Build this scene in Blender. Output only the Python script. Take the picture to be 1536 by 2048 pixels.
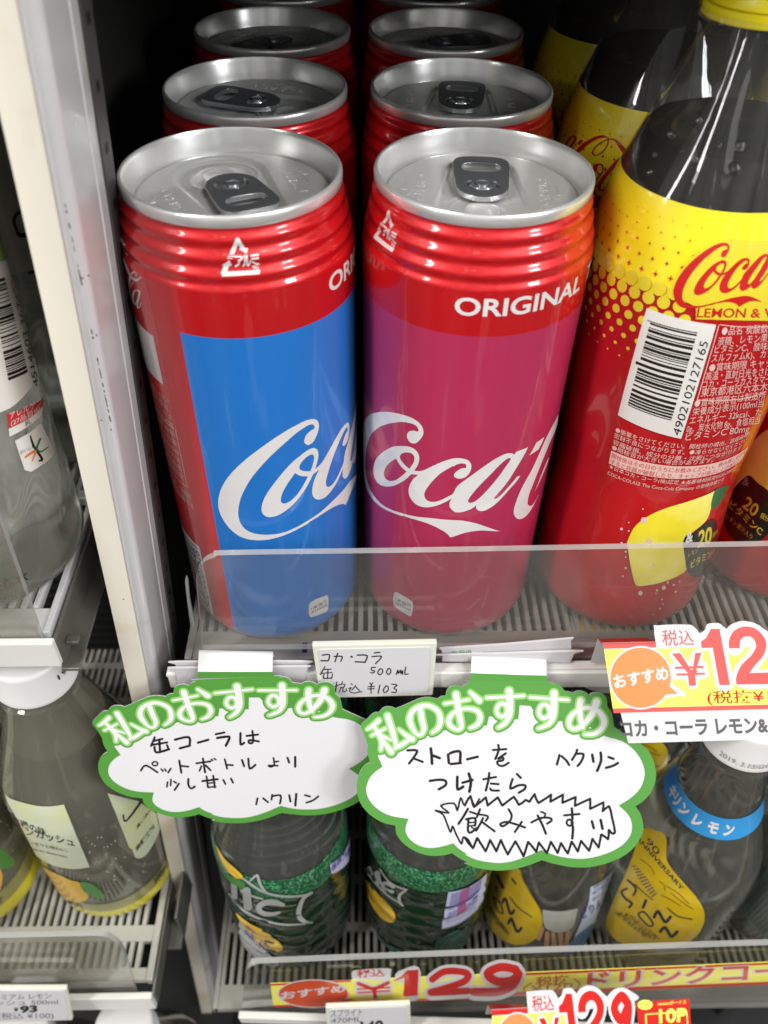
import bpy, bmesh, math, random
from mathutils import Vector, Matrix, Quaternion
from mathutils.geometry import delaunay_2d_cdt
random.seed(7)
for _o in list(bpy.data.objects): bpy.data.objects.remove(_o)
S = bpy.context.scene
COL = S.collection
MM = 0.001

# ------------------------------------------------------------------ camera
CAM = Vector((35.655, -219.025, 256.434)); PITCH, YAW, ROLL, FPX = 0.780429, -0.030641, 0.021958, 1649.56
def _cam_axes():
    cp, sp = math.cos(PITCH), math.sin(PITCH)
    Z = Matrix.Rotation(YAW, 3, 'Z')
    f = Z @ Vector((0, cp, -sp)); u = Z @ Vector((0, sp, cp)); r = Z @ Vector((1, 0, 0))
    c, s = math.cos(ROLL), math.sin(ROLL)
    return c*r + s*u, -s*r + c*u, f
CR, CU, CF = _cam_axes()
cd = bpy.data.cameras.new('camera'); cam = bpy.data.objects.new('camera', cd); COL.objects.link(cam)
cam.matrix_basis = Matrix(((CR.x, CU.x, -CF.x, CAM.x*MM), (CR.y, CU.y, -CF.y, CAM.y*MM), (CR.z, CU.z, -CF.z, CAM.z*MM), (0, 0, 0, 1)))
cd.sensor_fit = 'VERTICAL'; cd.sensor_height = 24; cd.lens = 24*FPX/2048; cd.clip_start = 0.01; cd.clip_end = 20
cd.dof.use_dof = True; cd.dof.focus_distance = 0.265; cd.dof.aperture_fstop = 9
S.camera = cam

# ------------------------------------------------------------------ world and lamps
W = bpy.data.worlds.new('World'); S.world = W; W.use_nodes = True
wn = W.node_tree; bg = wn.nodes['Background']; bg.inputs[1].default_value = 0.62
_tc = wn.nodes.new('ShaderNodeTexCoord'); _sx = wn.nodes.new('ShaderNodeSeparateXYZ'); _rp = wn.nodes.new('ShaderNodeValToRGB'); _mr = wn.nodes.new('ShaderNodeMapRange')
_mr.inputs[1].default_value = -1; _mr.inputs[2].default_value = 1
_rp.color_ramp.elements[0].color = (.16, .15, .14, 1); _rp.color_ramp.elements[1].color = (1.0, .99, .96, 1)
for _p, _c in ((.40, (.2, .19, .18, 1)), (.52, (.58, .58, .58, 1)), (.66, (.8, .8, .8, 1))):
    _e = _rp.color_ramp.elements.new(_p); _e.color = _c
wn.links.new(_tc.outputs['Generated'], _sx.inputs[0]); wn.links.new(_sx.outputs[2], _mr.inputs[0]); wn.links.new(_mr.outputs[0], _rp.inputs[0]); _mp = wn.nodes.new('ShaderNodeMapping'); _mp.inputs['Scale'].default_value = (1, 1, .22)
_n1 = wn.nodes.new('ShaderNodeTexNoise'); _n1.inputs['Scale'].default_value = 3.4; _n1.inputs['Detail'].default_value = 3  # noise bands added to put streaky reflections on cans and glass
_m1 = wn.nodes.new('ShaderNodeMapRange'); _m1.inputs[1].default_value = .38; _m1.inputs[2].default_value = .62; _m1.inputs[3].default_value = .35; _m1.inputs[4].default_value = 1.6
_n2 = wn.nodes.new('ShaderNodeTexNoise'); _n2.inputs['Scale'].default_value = 5.5; _n2.inputs['Detail'].default_value = 1  # bright spots added for sharp highlights in glass
_m2 = wn.nodes.new('ShaderNodeMapRange'); _m2.inputs[1].default_value = .66; _m2.inputs[2].default_value = .70; _m2.inputs[3].default_value = 0; _m2.inputs[4].default_value = 4.5
_ad = wn.nodes.new('ShaderNodeMath'); _ad.operation = 'ADD'; _mu = wn.nodes.new('ShaderNodeMix'); _mu.data_type = 'RGBA'; _mu.blend_type = 'MULTIPLY'; _mu.inputs[0].default_value = 1
wn.links.new(_tc.outputs['Generated'], _mp.inputs[0]); wn.links.new(_mp.outputs[0], _n1.inputs['Vector']); wn.links.new(_n1.outputs[0], _m1.inputs[0])
wn.links.new(_tc.outputs['Generated'], _n2.inputs['Vector']); wn.links.new(_n2.outputs[0], _m2.inputs[0]); wn.links.new(_m1.outputs[0], _ad.inputs[0]); wn.links.new(_m2.outputs[0], _ad.inputs[1])
wn.links.new(_rp.outputs[0], _mu.inputs[6]); wn.links.new(_ad.outputs[0], _mu.inputs[7]); wn.links.new(_mu.outputs[2], bg.inputs[0])
def lamp(name, loc, target, sx, sy, watts, color=(1, 1, 1)):
    d = bpy.data.lights.new(name, 'AREA'); d.shape = 'RECTANGLE'; d.size = sx; d.size_y = sy; d.energy = watts; d.color = color
    o = bpy.data.objects.new(name, d); COL.objects.link(o)
    o.location = Vector(loc)*MM
    o.rotation_euler = (Vector(target)-Vector(loc)).to_track_quat('-Z', 'Y').to_euler()
    return o
lamp('store_ceiling_light', (900, -1000, 1500), (60, -40, 40), 0.5, 0.3, 20, (1.0, 0.985, 0.96))
lamp('aisle_light_strip', (-900, -700, 1200), (0, 0, 100), 0.16, 1.3, 20, (1.0, 0.98, 0.95))
lamp('shop_window', (1050, -760, 640), (40, 0, 150), 0.24, 0.34, 9, (0.93, 0.96, 1.0))
lamp('left_light_strip', (-1250, -330, 560), (0, 0, 150), 0.12, 0.9, 8, (1.0, 0.98, 0.96))  # left strip added for the thin highlight streaks on the cans
S.view_settings.view_transform = 'Standard'; S.view_settings.look = 'None'; S.view_settings.gamma = 1
S.view_settings.use_curve_mapping = False; S.view_settings.exposure = -0.16
S.cycles.use_denoising = True; S.cycles.max_bounces = 14; S.cycles.transmission_bounces = 12; S.cycles.transparent_max_bounces = 16
S.cycles.caustics_reflective = False; S.cycles.sample_clamp_indirect = 6

# ------------------------------------------------------------------ pixel <-> space (calibration of the photograph, 1536 x 2048)
def ray(px, py): return CF + CR*((px-768)/FPX) - CU*((py-1024)/FPX)
def at(px, py, **k):
    a, v = list(k.items())[0]; i = 'xyz'.index(a); d = ray(px, py)
    return CAM + d*((v-CAM[i])/d[i])
def tile(ox, oy, s):
    def f(pts): return [(ox+p[0]/s, oy+p[1]/s)+tuple(p[2:]) for p in pts]
    f.s = s
    return f
class Plane:
    def __init__(self, O, U, V):
        self.O, self.U, self.V = Vector(O), Vector(U).normalized(), Vector(V).normalized(); self.N = self.U.cross(self.V)
        self.M = Matrix.Translation(self.O*MM) @ Matrix((self.U, self.V, self.N)).transposed().to_4x4()
    def uv(self, px, py):
        d = ray(px, py); t = (self.O-CAM).dot(self.N)/d.dot(self.N); P = CAM + d*t - self.O
        return (P.dot(self.U), P.dot(self.V))
    bend = (0, 0)
    def sag(self, u, v): return self.bend[0]*u*u+self.bend[1]*v*v
    def pt(self, u, v, h=0): return Vector((u, v, h+self.sag(u, v)))          # local
class Rev:
    """surface of revolution: profile [(z, r)], placed by base and a point up its axis"""
    def __init__(self, prof, base, top=None, spin=0.0, wob=None):
        self.prof = prof; self.base = Vector(base)
        ax = (Vector(top)-self.base).normalized() if top else Vector((0, 0, 1))
        q = Vector((0, 0, 1)).rotation_difference(ax)
        self.R3 = q.to_matrix() @ Matrix.Rotation(spin, 3, 'Z')
        self.M = Matrix.Translation(self.base*MM) @ self.R3.to_4x4(); self.Ri = self.R3.transposed(); self.wob = wob
        self.rr = max(r for z, r in prof)
    def r(self, z):
        P = self.prof
        if z <= P[0][0]: return P[0][1]
        for (z0, r0), (z1, r1) in zip(P, P[1:]):
            if z <= z1: return r0 + (r1-r0)*((z-z0)/(z1-z0) if z1 > z0 else 1)
        return P[-1][1]
    def uv(self, px, py):
        o = self.Ri @ (CAM-self.base); d = self.Ri @ ray(px, py)
        a = d.x*d.x+d.y*d.y; tc = -(o.x*d.x+o.y*d.y)/a
        best = None; t = tc - self.rr*1.3/math.sqrt(a); dt = self.rr*1.3/math.sqrt(a)/160; prev = None
        for i in range(161):
            P = o + d*t; g = math.hypot(P.x, P.y) - self.r(P.z)
            if best is None or g < best[0]: best = (g, t)
            if g <= 0:
                if prev is not None:
                    lo, hi = t-dt, t
                    for _ in range(18):
                        m = (lo+hi)/2; P = o+d*m
                        if math.hypot(P.x, P.y)-self.r(P.z) > 0: lo = m
                        else: hi = m
                    t = hi
                break
            prev = g; t += dt
        else: t = best[1]
        P = o + d*t
        return (math.atan2(P.x, -P.y)*self.rr, P.z)             # u = arc length from the front (-Y), v = height
    def pt(self, u, v, h=0):
        th = u/self.rr; r = self.r(v)+h
        return Vector((r*math.sin(th), -r*math.cos(th), v))

# ------------------------------------------------------------------ 2-D shapes
def smooth(pts, n=5, closed=True):
    """Catmull-Rom through the points; a point with a third item is a corner"""
    N = len(pts); out = []
    rng = range(N) if closed else range(N-1)
    for i in rng:
        p1, p2 = pts[i], pts[(i+1) % N]
        p0 = p1 if (len(p1) > 2 or (not closed and i == 0)) else pts[i-1]
        p3 = p2 if (len(p2) > 2 or (not closed and i == N-2)) else pts[(i+2) % N]
        for k in range(n):
            t = k/n
            out.append(tuple(0.5*(2*p1[j]+(p2[j]-p0[j])*t+(2*p0[j]-5*p1[j]+4*p2[j]-p3[j])*t*t+(3*p1[j]-p0[j]-3*p2[j]+p3[j])*t**3) for j in (0, 1)))
    if not closed: out.append(tuple(pts[-1][:2]))
    return out
def disc(x, y, r, n=10): return [(x+r*math.cos(2*math.pi*k/n), y+r*math.sin(2*math.pi*k/n)) for k in range(n)]
def stroke(pts, w, n=3, sm=True):
    """round-ended ribbon along the points -> list of polygons; w = width or one per point"""
    ws = w if isinstance(w, (list, tuple)) else [w]*len(pts)
    if sm and len(pts) > 2:
        m = len(pts); q = smooth(pts, n, False); wq = []
        for i in range(m-1):
            for k in range(n): wq.append(ws[i]+(ws[i+1]-ws[i])*k/n)
        wq.append(ws[-1])
    else: q, wq = [p[:2] for p in pts], ws
    out = []
    for i, (x, y) in enumerate(q): out.append(disc(x, y, wq[i]/2, 12 if i in (0, len(q)-1) else 8))
    for i in range(len(q)-1):
        (x0, y0), (x1, y1) = q[i], q[i+1]; L = math.hypot(x1-x0, y1-y0)
        if L < 1e-6: continue
        nx, ny = -(y1-y0)/L/2, (x1-x0)/L/2
        out.append([(x0+nx*wq[i], y0+ny*wq[i]), (x0-nx*wq[i], y0-ny*wq[i]), (x1-nx*wq[i+1], y1-ny*wq[i+1]), (x1+nx*wq[i+1], y1+ny*wq[i+1])])
    return out
def strokes(list_of, w, **k):
    out = []
    for s in list_of: out += stroke(s, w, **k)
    return out
def rrect(x0, y0, x1, y1, r, n=5):
    out = []
    for cx, cy, a in ((x1-r, y1-r, 0), (x0+r, y1-r, 90), (x0+r, y0+r, 180), (x1-r, y0+r, 270)):
        for k in range(n+1):
            t = math.radians(a+90*k/n); out.append((cx+r*math.cos(t), cy+r*math.sin(t)))
    return out
def fill(polys, mode='union', grid=None):
    """triangulate a union (or even-odd) of polygons; grid = (du, dv) cuts it for bending"""
    vs, fs, es = [], [], []
    for p in polys:
        q = []
        for a in p:
            if not q or abs(a[0]-q[-1][0])+abs(a[1]-q[-1][1]) > 1e-5: q.append((a[0], a[1]))
        if len(q) > 2 and abs(q[0][0]-q[-1][0])+abs(q[0][1]-q[-1][1]) < 1e-5: q.pop()
        if len(q) < 3: continue
        if sum(q[i-1][0]*q[i][1]-q[i][0]*q[i-1][1] for i in range(len(q))) < 0: q.reverse()   # counter-clockwise
        b = len(vs); vs += [Vector(a) for a in q]; fs.append(list(range(b, b+len(q))))
    if not vs: return [], []
    if grid:
        x0, x1 = min(v.x for v in vs)-.01, max(v.x for v in vs)+.01; y0, y1 = min(v.y for v in vs)-.01, max(v.y for v in vs)+.01
        for ax, g in ((0, grid[0]), (1, grid[1])):
            if not g: continue
            lo, hi = ((x0, x1), (y0, y1))[ax]
            k = math.ceil(lo/g)
            while k*g < hi:
                b = len(vs); c = k*g+.00137
                vs += [Vector((c, y0)), Vector((c, y1))] if ax == 0 else [Vector((x0, c)), Vector((x1, c))]
                es.append((b, b+1)); k += 1
    V, E, F, _, _, OF = delaunay_2d_cdt(vs, es, fs, 0, 1e-6)
    P = [[vs[i] for i in f] for f in fs]; keep = []
    def inside(q, x, y):
        r = False; n = len(q)
        for i in range(n):
            a, b = q[i-1], q[i]
            if (a.y > y) != (b.y > y) and x < (b.x-a.x)*(y-a.y)/(b.y-a.y)+a.x: r = not r
        return r
    got = [0.0]*len(P); cen = []
    for f, o in zip(F, OF):
        a, b, c = V[f[0]], V[f[1]], V[f[2]]; ar = abs((b-a).cross(c-a))/2
        for k in o: got[k] += ar
    bad = [k for k, q in enumerate(P) if len(q) > 5 and got[k] < .8*abs(sum(q[i-1].cross(q[i]) for i in range(len(q))))/2]   # outlines that cross themselves
    for f, o in zip(F, OF):
        x, y = sum(V[i][0] for i in f)/len(f), sum(V[i][1] for i in f)/len(f)
        if bad: o = list(o)+bad
        if mode == 'odd':
            if sum(inside(q, x, y) for q in P) % 2: keep.append(f)
        elif any(inside(P[k], x, y) for k in o): keep.append(f)
    return V, keep
_txt = {}
def text(s, bold=0.0, shear=0.0):
    """triangles of a line of type, size 1, baseline at 0; returns (list of polygons, width)"""
    key = (s, bold, shear)
    if key not in _txt:
        c = bpy.data.curves.new('type', 'FONT'); c.body = s; c.size = 1; c.offset = bold; c.shear = shear; c.resolution_u = 4
        o = bpy.data.objects.new('type', c); COL.objects.link(o)
        m = o.to_mesh(); m.calc_loop_triangles()
        T = [[(m.vertices[i].co.x, m.vertices[i].co.y) for i in t.vertices] for t in m.loop_triangles]
        T = [t for t in T if abs((t[1][0]-t[0][0])*(t[2][1]-t[0][1])-(t[2][0]-t[0][0])*(t[1][1]-t[0][1])) > 1e-9]
        o.to_mesh_clear(); bpy.data.objects.remove(o); bpy.data.curves.remove(c)
        xs = [p[0] for t in T for p in t]; _txt[key] = (T, min(xs), max(xs))
    return _txt[key]
def text_box(s, p0, p1, up, bold=0.0, fit=True, h=None):
    """type set from p0 to p1 (baseline ends), `up` = vector of one em height"""
    T, x0, x1 = text(s, bold); bx, by = p1[0]-p0[0], p1[1]-p0[1]
    return [[(p0[0]+bx*(x-x0)/(x1-x0)+up[0]*y, p0[1]+by*(x-x0)/(x1-x0)+up[1]*y) for x, y in t] for t in T]

# ------------------------------------------------------------------ materials
def lin(c):
    c = c/255
    return c/12.92 if c <= .04045 else ((c+.055)/1.055)**2.4
def rgb(r, g, b): return (lin(r), lin(g), lin(b), 1)
_mats = {}
def mat(name, color, rough=.5, metal=0.0, coat=0.0, coat_rough=.05, trans=0.0, ior=1.45, vary=.06, nscale=60, bump=0.0, bscale=400, spec=.5, aniso=0.0, rvary=.08, color2=None, mixscale=30, mixlo=.45, mixhi=.6, stretch=None, alpha=None):
    if name in _mats: return _mats[name]
    m = bpy.data.materials.new(name); m.use_nodes = True; _mats[name] = m
    nt = m.node_tree; b = nt.nodes['Principled BSDF']; L = nt.links.new
    b.inputs['Metallic'].default_value = metal; b.inputs['Coat Weight'].default_value = coat; b.inputs['Coat Roughness'].default_value = coat_rough
    b.inputs['Transmission Weight'].default_value = trans; b.inputs['IOR'].default_value = ior; b.inputs['Specular IOR Level'].default_value = spec
    b.inputs['Anisotropic'].default_value = aniso
    tc = nt.nodes.new('ShaderNodeTexCoord'); co = tc.outputs['Object']
    if stretch:
        mp = nt.nodes.new('ShaderNodeMapping'); mp.inputs['Scale'].default_value = stretch; L(co, mp.inputs[0]); co = mp.outputs[0]
    n = nt.nodes.new('ShaderNodeTexNoise'); n.inputs['Scale'].default_value = nscale; n.inputs['Detail'].default_value = 4; L(co, n.inputs['Vector'])
    mx = nt.nodes.new('ShaderNodeMix'); mx.data_type = 'RGBA'
    mx.inputs[6].default_value = color; mx.inputs[7].default_value = tuple(c*(1-vary*2.2) for c in color[:3])+(1,)
    L(n.outputs[0], mx.inputs[0]); out = mx.outputs[2]
    if color2:
        n2 = nt.nodes.new('ShaderNodeTexNoise'); n2.inputs['Scale'].default_value = mixscale; n2.inputs['Detail'].default_value = 6; L(co, n2.inputs['Vector'])
        mr = nt.nodes.new('ShaderNodeMapRange'); mr.inputs[1].default_value = mixlo; mr.inputs[2].default_value = mixhi; L(n2.outputs[0], mr.inputs[0])
        m2 = nt.nodes.new('ShaderNodeMix'); m2.data_type = 'RGBA'; L(out, m2.inputs[6]); m2.inputs[7].default_value = color2; L(mr.outputs[0], m2.inputs[0]); out = m2.outputs[2]
    L(out, b.inputs['Base Color'])
    r = nt.nodes.new('ShaderNodeMapRange'); r.inputs[3].default_value = max(0, rough-rvary*rough); r.inputs[4].default_value = min(1, rough+rvary*rough)
    L(n.outputs[0], r.inputs[0]); L(r.outputs[0], b.inputs['Roughness'])
    if bump:
        n3 = nt.nodes.new('ShaderNodeTexNoise'); n3.inputs['Scale'].default_value = bscale; n3.inputs['Detail'].default_value = 3; L(co, n3.inputs['Vector'])
        bp = nt.nodes.new('ShaderNodeBump'); bp.inputs['Strength'].default_value = bump; bp.inputs['Distance'].default_value = .0004
        L(n3.outputs[0], bp.inputs['Height']); L(bp.outputs[0], b.inputs['Normal'])
    return m
def clear_sheet(name, tint, haze, haze_color, rough=.03, hscale=25, scratch=.16):
    """thin clear plastic: see-through with a fresnel shine and a dull haze: dust on guards, added brightness in bottle shells"""
    if name in _mats: return _mats[name]
    m = bpy.data.materials.new(name); m.use_nodes = True; _mats[name] = m
    nt = m.node_tree; nt.nodes.clear(); L = nt.links.new
    o = nt.nodes.new('ShaderNodeOutputMaterial'); t = nt.nodes.new('ShaderNodeBsdfTransparent'); t.inputs[0].default_value = tint
    d = nt.nodes.new('ShaderNodeBsdfDiffuse'); d.inputs[0].default_value = haze_color
    g = nt.nodes.new('ShaderNodeBsdfGlossy'); g.inputs['Roughness'].default_value = rough
    a = nt.nodes.new('ShaderNodeMixShader'); b = nt.nodes.new('ShaderNodeMixShader'); f = nt.nodes.new('ShaderNodeMath'); f.operation = 'MULTIPLY_ADD'; f.inputs[1].default_value = .90; f.inputs[2].default_value = .045
    lw = nt.nodes.new('ShaderNodeLayerWeight'); lw.inputs[0].default_value = .5; pw = nt.nodes.new('ShaderNodeMath'); pw.operation = 'POWER'; pw.inputs[1].default_value = 5; L(lw.outputs['Facing'], pw.inputs[0]); L(pw.outputs[0], f.inputs[0])
    tc = nt.nodes.new('ShaderNodeTexCoord'); n = nt.nodes.new('ShaderNodeTexNoise'); n.inputs['Scale'].default_value = hscale; n.inputs['Detail'].default_value = 8
    mp = nt.nodes.new('ShaderNodeMapping'); mp.inputs['Scale'].default_value = (.5, 1, 3)
    L(tc.outputs['Object'], mp.inputs[0]); L(mp.outputs[0], n.inputs['Vector'])
    r = nt.nodes.new('ShaderNodeMapRange'); r.inputs[3].default_value = haze*.6; r.inputs[4].default_value = haze*1.4; L(n.outputs[0], r.inputs[0])
    sm = nt.nodes.new('ShaderNodeMapping'); sm.inputs['Scale'].default_value = (40, 40, 900); sm.inputs['Rotation'].default_value = (0, .5, .2)
    sn = nt.nodes.new('ShaderNodeTexNoise'); sn.inputs['Scale'].default_value = 1.6; sn.inputs['Detail'].default_value = 2; sr = nt.nodes.new('ShaderNodeMapRange'); sr.inputs[1].default_value = .69; sr.inputs[2].default_value = .75; sr.inputs[4].default_value = scratch
    sa = nt.nodes.new('ShaderNodeMath'); sa.operation = 'ADD'; L(tc.outputs['Object'], sm.inputs[0]); L(sm.outputs[0], sn.inputs['Vector']); L(sn.outputs[0], sr.inputs[0]); L(r.outputs[0], sa.inputs[0]); L(sr.outputs[0], sa.inputs[1])
    L(sa.outputs[0], a.inputs[0]); L(t.outputs[0], a.inputs[1]); L(d.outputs[0], a.inputs[2])
    L(f.outputs[0], b.inputs[0]); L(a.outputs[0], b.inputs[1]); L(g.outputs[0], b.inputs[2]); L(b.outputs[0], o.inputs[0])
    return m

# ------------------------------------------------------------------ objects
def tag(o, label=None, cat=None, group=None, kind=None):
    if label: o['label'] = label
    if cat: o['category'] = cat
    if group: o['group'] = group
    if kind: o['kind'] = kind
    return o
def thing(name, label, cat, M=None, group=None):
    o = bpy.data.objects.new(name, None); COL.objects.link(o); o.empty_display_size = .02
    if M is not None: o.matrix_basis = M
    return tag(o, label, cat, group)
def mesh(name, verts, faces, m, parent=None, flat=False, mi=None, M=None, scale=MM):
    me = bpy.data.meshes.new(name); me.from_pydata([Vector(v)*scale for v in verts], [], faces)
    for x in (m if isinstance(m, (list, tuple)) else [m]): me.materials.append(x)
    if mi: me.polygons.foreach_set('material_index', mi)
    me.polygons.foreach_set('use_smooth', [not flat]*len(me.polygons)); me.update()
    o = bpy.data.objects.new(name, me); COL.objects.link(o)
    if parent is not None: o.parent = parent
    if M is not None: o.matrix_basis = M
    return o
def sharp(o, deg=35):
    """keep edges above the angle crisp on a smooth-shaded mesh"""
    me = o.data; bm = bmesh.new(); bm.from_mesh(me)
    for e in bm.edges:
        if len(e.link_faces) == 2 and e.calc_face_angle(0) > math.radians(deg): e.smooth = False
    bm.to_mesh(me); bm.free(); return o
def decal(name, surf, polys, m, parent, h=.1, mode='union', grid=None, px=True):
    """ink or film lying on a surface: polygons in photo pixels (px) or surface units"""
    if px:
        polys = [[surf.uv(p[0], p[1]) for p in q] for q in polys]
    if isinstance(surf, Rev):
        W_ = 2*math.pi*surf.rr
        ref = polys[0][0][0]
        for i, q in enumerate(polys):
            k = W_*round((q[0][0]-ref)/W_); u0 = q[0][0]-k
            polys[i] = [(u-W_*round((u-u0)/W_), v) for u, v in q]
        grid = grid or (surf.rr*.05, 3.0)
    elif surf.bend[0]: grid = grid or (4.0, 6.0)
    V, F = fill(polys, mode, grid)
    if not F: return None
    vs = [surf.pt(v[0], v[1], h) for v in V]
    # outward winding
    fs = []
    for f in F:
        a, b, c = (vs[i] for i in f[:3]); n = (b-a).cross(c-a)
        out = Vector((a.x, a.y, 0)) if isinstance(surf, Rev) else Vector((0, 0, 1))
        fs.append(list(f) if n.dot(out) >= 0 else list(reversed(f)))
    used = sorted({i for f in fs for i in f}); ix = {k: i for i, k in enumerate(used)}
    return mesh(name, [vs[i] for i in used], [[ix[i] for i in f] for f in fs], m, parent)
def decals(name, surf, polys, *a, **k):
    return [decal(name, surf, [q], *a, **k) for q in polys]
def lathe(name, prof, m, parent, n=96, closed=True, a0=0.0, mi=None, fn=None, M=None):
    vs, fs, mis = [], [], []
    for z, r in prof:
        for k in range(n):
            t = a0+2*math.pi*k/n; rr = r+(fn(t, z) if fn else 0)
            vs.append((rr*math.sin(t), -rr*math.cos(t), z))
    for i in range(len(prof)-1):
        for k in range(n):
            a, b = i*n+k, i*n+(k+1) % n; fs.append((a, b, b+n, a+n)); mis.append(mi(i, k) if mi else 0)
    if closed:
        fs.append(tuple(reversed(range(n)))); mis.append(0)
    if closed is True:
        fs.append(tuple(range((len(prof)-1)*n, len(prof)*n))); mis.append(0)
    return sharp(mesh(name, vs, fs, m, parent, mi=mis, M=M), 40)
def prism(name, poly, h0, h1, m, parent=None, M=None, bevel=0.0, flat=True, holes=(), warp=None):
    """extrude a polygon (local x, y) from h0 to h1"""
    V, F = fill([poly]+list(holes), 'odd', (4.0, 6.0) if warp else None); n = len(V)
    z_ = warp.sag if warp else (lambda u, v: 0)
    vs = [(v[0], v[1], h0+z_(v[0], v[1])) for v in V]+[(v[0], v[1], h1+z_(v[0], v[1])) for v in V]; fs = []; cnt = {}
    for f in F:
        a, b, c = (V[i] for i in f[:3])
        if (b-a).cross(c-a) < 0: f = list(reversed(f))
        fs.append([i+n for i in f]); fs.append(list(reversed(f)))
        for i in range(len(f)):
            e = (f[i], f[(i+1) % len(f)]); cnt[e] = 1
    for (a, b) in list(cnt):
        if (b, a) not in cnt: fs.append([a, b, b+n, a+n])
    o = mesh(name, vs, fs, m, parent, flat=flat, M=M)
    bm = bmesh.new(); bm.from_mesh(o.data); (warp is None) and bmesh.ops.dissolve_limit(bm, angle_limit=.02, verts=bm.verts, edges=bm.edges); bmesh.ops.recalc_face_normals(bm, faces=bm.faces)
    bm.to_mesh(o.data); bm.free()
    if bevel:
        md = o.modifiers.new('edge', 'BEVEL'); md.width = bevel*MM; md.segments = 2; md.limit_method = 'ANGLE'; md.angle_limit = math.radians(40)
    return o
def boxes(name, bs, m, parent=None, M=None, bevel=0.0):
    """boxes (x0,y0,z0,x1,y1,z1) that together are one part"""
    vs, fs = [], []
    for x0, y0, z0, x1, y1, z1 in bs:
        b = len(vs); vs += [(x, y, z) for z in (z0, z1) for y in (y0, y1) for x in (x0, x1)]
        fs += [[b+i for i in q] for q in ((0, 2, 3, 1), (4, 5, 7, 6), (0, 1, 5, 4), (2, 6, 7, 3), (0, 4, 6, 2), (1, 3, 7, 5))]
    o = mesh(name, vs, fs, m, parent, flat=True, M=M)
    if bevel:
        md = o.modifiers.new('edge', 'BEVEL'); md.width = bevel*MM; md.segments = 2; md.limit_method = 'ANGLE'
    return o
def kids(o): return [c for c in bpy.data.objects if c.parent == o]
def copy_tree(o, parent=None):
    c = o.copy(); COL.objects.link(c)
    if parent is not None: c.parent = parent
    for ch in kids(o): copy_tree(ch, c)
    return c
# ================================================================== the cabinet
white_pl = mat('shelf_white_plastic', rgb(222, 220, 214), .38, vary=.05, nscale=35, bump=.15, bscale=900)
grey_pl = mat('tray_grey_plastic', rgb(154, 152, 144), .45, vary=.12, nscale=45, bump=.2, bscale=700, color2=rgb(120, 112, 100), mixscale=70, mixlo=.62, mixhi=.8)
dark_in = mat('cabinet_dark_liner', rgb(56, 57, 53), .55, vary=.2, nscale=18, bump=.2, bscale=200)
black_in = mat('cabinet_black_vent', rgb(24, 25, 25), .5, vary=.2, nscale=30)
cream = mat('post_cream_paint', rgb(234, 226, 209), .42, vary=.05, nscale=30, coat=.25, coat_rough=.3, color2=rgb(200, 178, 134), mixscale=26, mixlo=.56, mixhi=.82)
steel_paint = mat('post_satin_grey', rgb(222, 219, 218), .25, metal=.2, coat=.5, coat_rough=.12, vary=.05, nscale=80, bump=.08, bscale=1500, rvary=.2, color2=rgb(176, 160, 140), mixscale=30, mixlo=.6, mixhi=.8)
strip_dark = mat('slotted_strip', rgb(96, 92, 92), .42, metal=.5, vary=.15, nscale=60)
metal_br = mat('bracket_galvanised', rgb(150, 148, 140), .42, metal=.7, vary=.25, nscale=40, color2=rgb(90, 84, 72), mixscale=60, mixlo=.58, mixhi=.75)
rust = mat('rust_mark', rgb(104, 68, 34), .8, vary=.3, nscale=900)
guard_low = clear_sheet('clear_guard_low', (.95, .95, .93, 1), .022, rgb(160, 156, 142), .07)
guard_m = clear_sheet('clear_guard', (.96, .96, .95, 1), .075, rgb(176, 172, 164), .06)
guard_dusty = clear_sheet('dusty_guard', (.9, .9, .87, 1), .17, rgb(160, 156, 142), .08)
guard_edge = clear_sheet('guard_edge', (.85, .86, .86, 1), .55, rgb(190, 190, 186), .12, 60)

def slab(name, b, m, kind='structure'):
    return tag(boxes(name, [b], m), kind=kind)
slab('back_wall', (-420, 338, -520, 420, 346, 262), dark_in)
slab('shelf_above', (-420, -42, 246, 420, 338, 260), dark_in)  # unseen shelf above, added to shade the back rows
slab('floor', (-420, -140, -540, 420, 338, -522), black_in)
slab('back_wall', (-420, 112, -520, -58.6, 120, 245), black_in)
vent = thing('vent_panel', 'black ribbed panel behind the drinks of the left bay', 'panel')
boxes('panel', [(-420, 109.6, -518, -58.8, 111.8, 228)], black_in, vent); boxes('rib', [(-419, 106, z, -59, 109.4, z+2.6) for z in range(-515, 225, 8)], black_in, vent)
slab('side_wall', (330, -30, -520, 340, 336, 245), dark_in)
pw = thing('partition_wall', 'dark ribbed wall dividing the two bays behind the cream post', 'wall')
boxes('panel', [(-57.5, 6, -518, -51, 336, 245)], dark_in, pw)
boxes('rib', [(-58.6, 8, z, -57.6, 334, z+3.2) for z in range(-500, 220, 7)], black_in, pw)

# ---- post: a leaning pressed-steel mullion
def lean(v):
    x, y, z = v; return (x+.0755*(z-30), y, z)
post = thing('cabinet_post', 'cream painted post with satin grey side between the two drink bays', 'post')
def extrude_profile(name, pr, m, parent, z0=-500, z1=245, nz=2, fn=None):
    vs, fs = [], []
    for i in range(nz):
        z = z0+(z1-z0)*i/(nz-1)
        for j, (x, y) in enumerate(pr):
            q = (x, y, z)
            if fn: q = fn(j, q)
            vs.append(lean(q))
    k = len(pr)
    for i in range(nz-1):
        for j in range(k):
            a, b = i*k+j, i*k+(j+1) % k; fs.append((a, b, b+k, a+k))
    fs.append(tuple(reversed(range(k)))); fs.append(tuple(range((nz-1)*k, nz*k)))
    return sharp(mesh(name, vs, fs, m, parent), 30)
extrude_profile('front_trim', [(-50.0, -45), (-43.4, -45), (-42.7, -44.6), (-42.4, -43.6), (-42.4, -30), (-50.0, -30)], cream, post)
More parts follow.
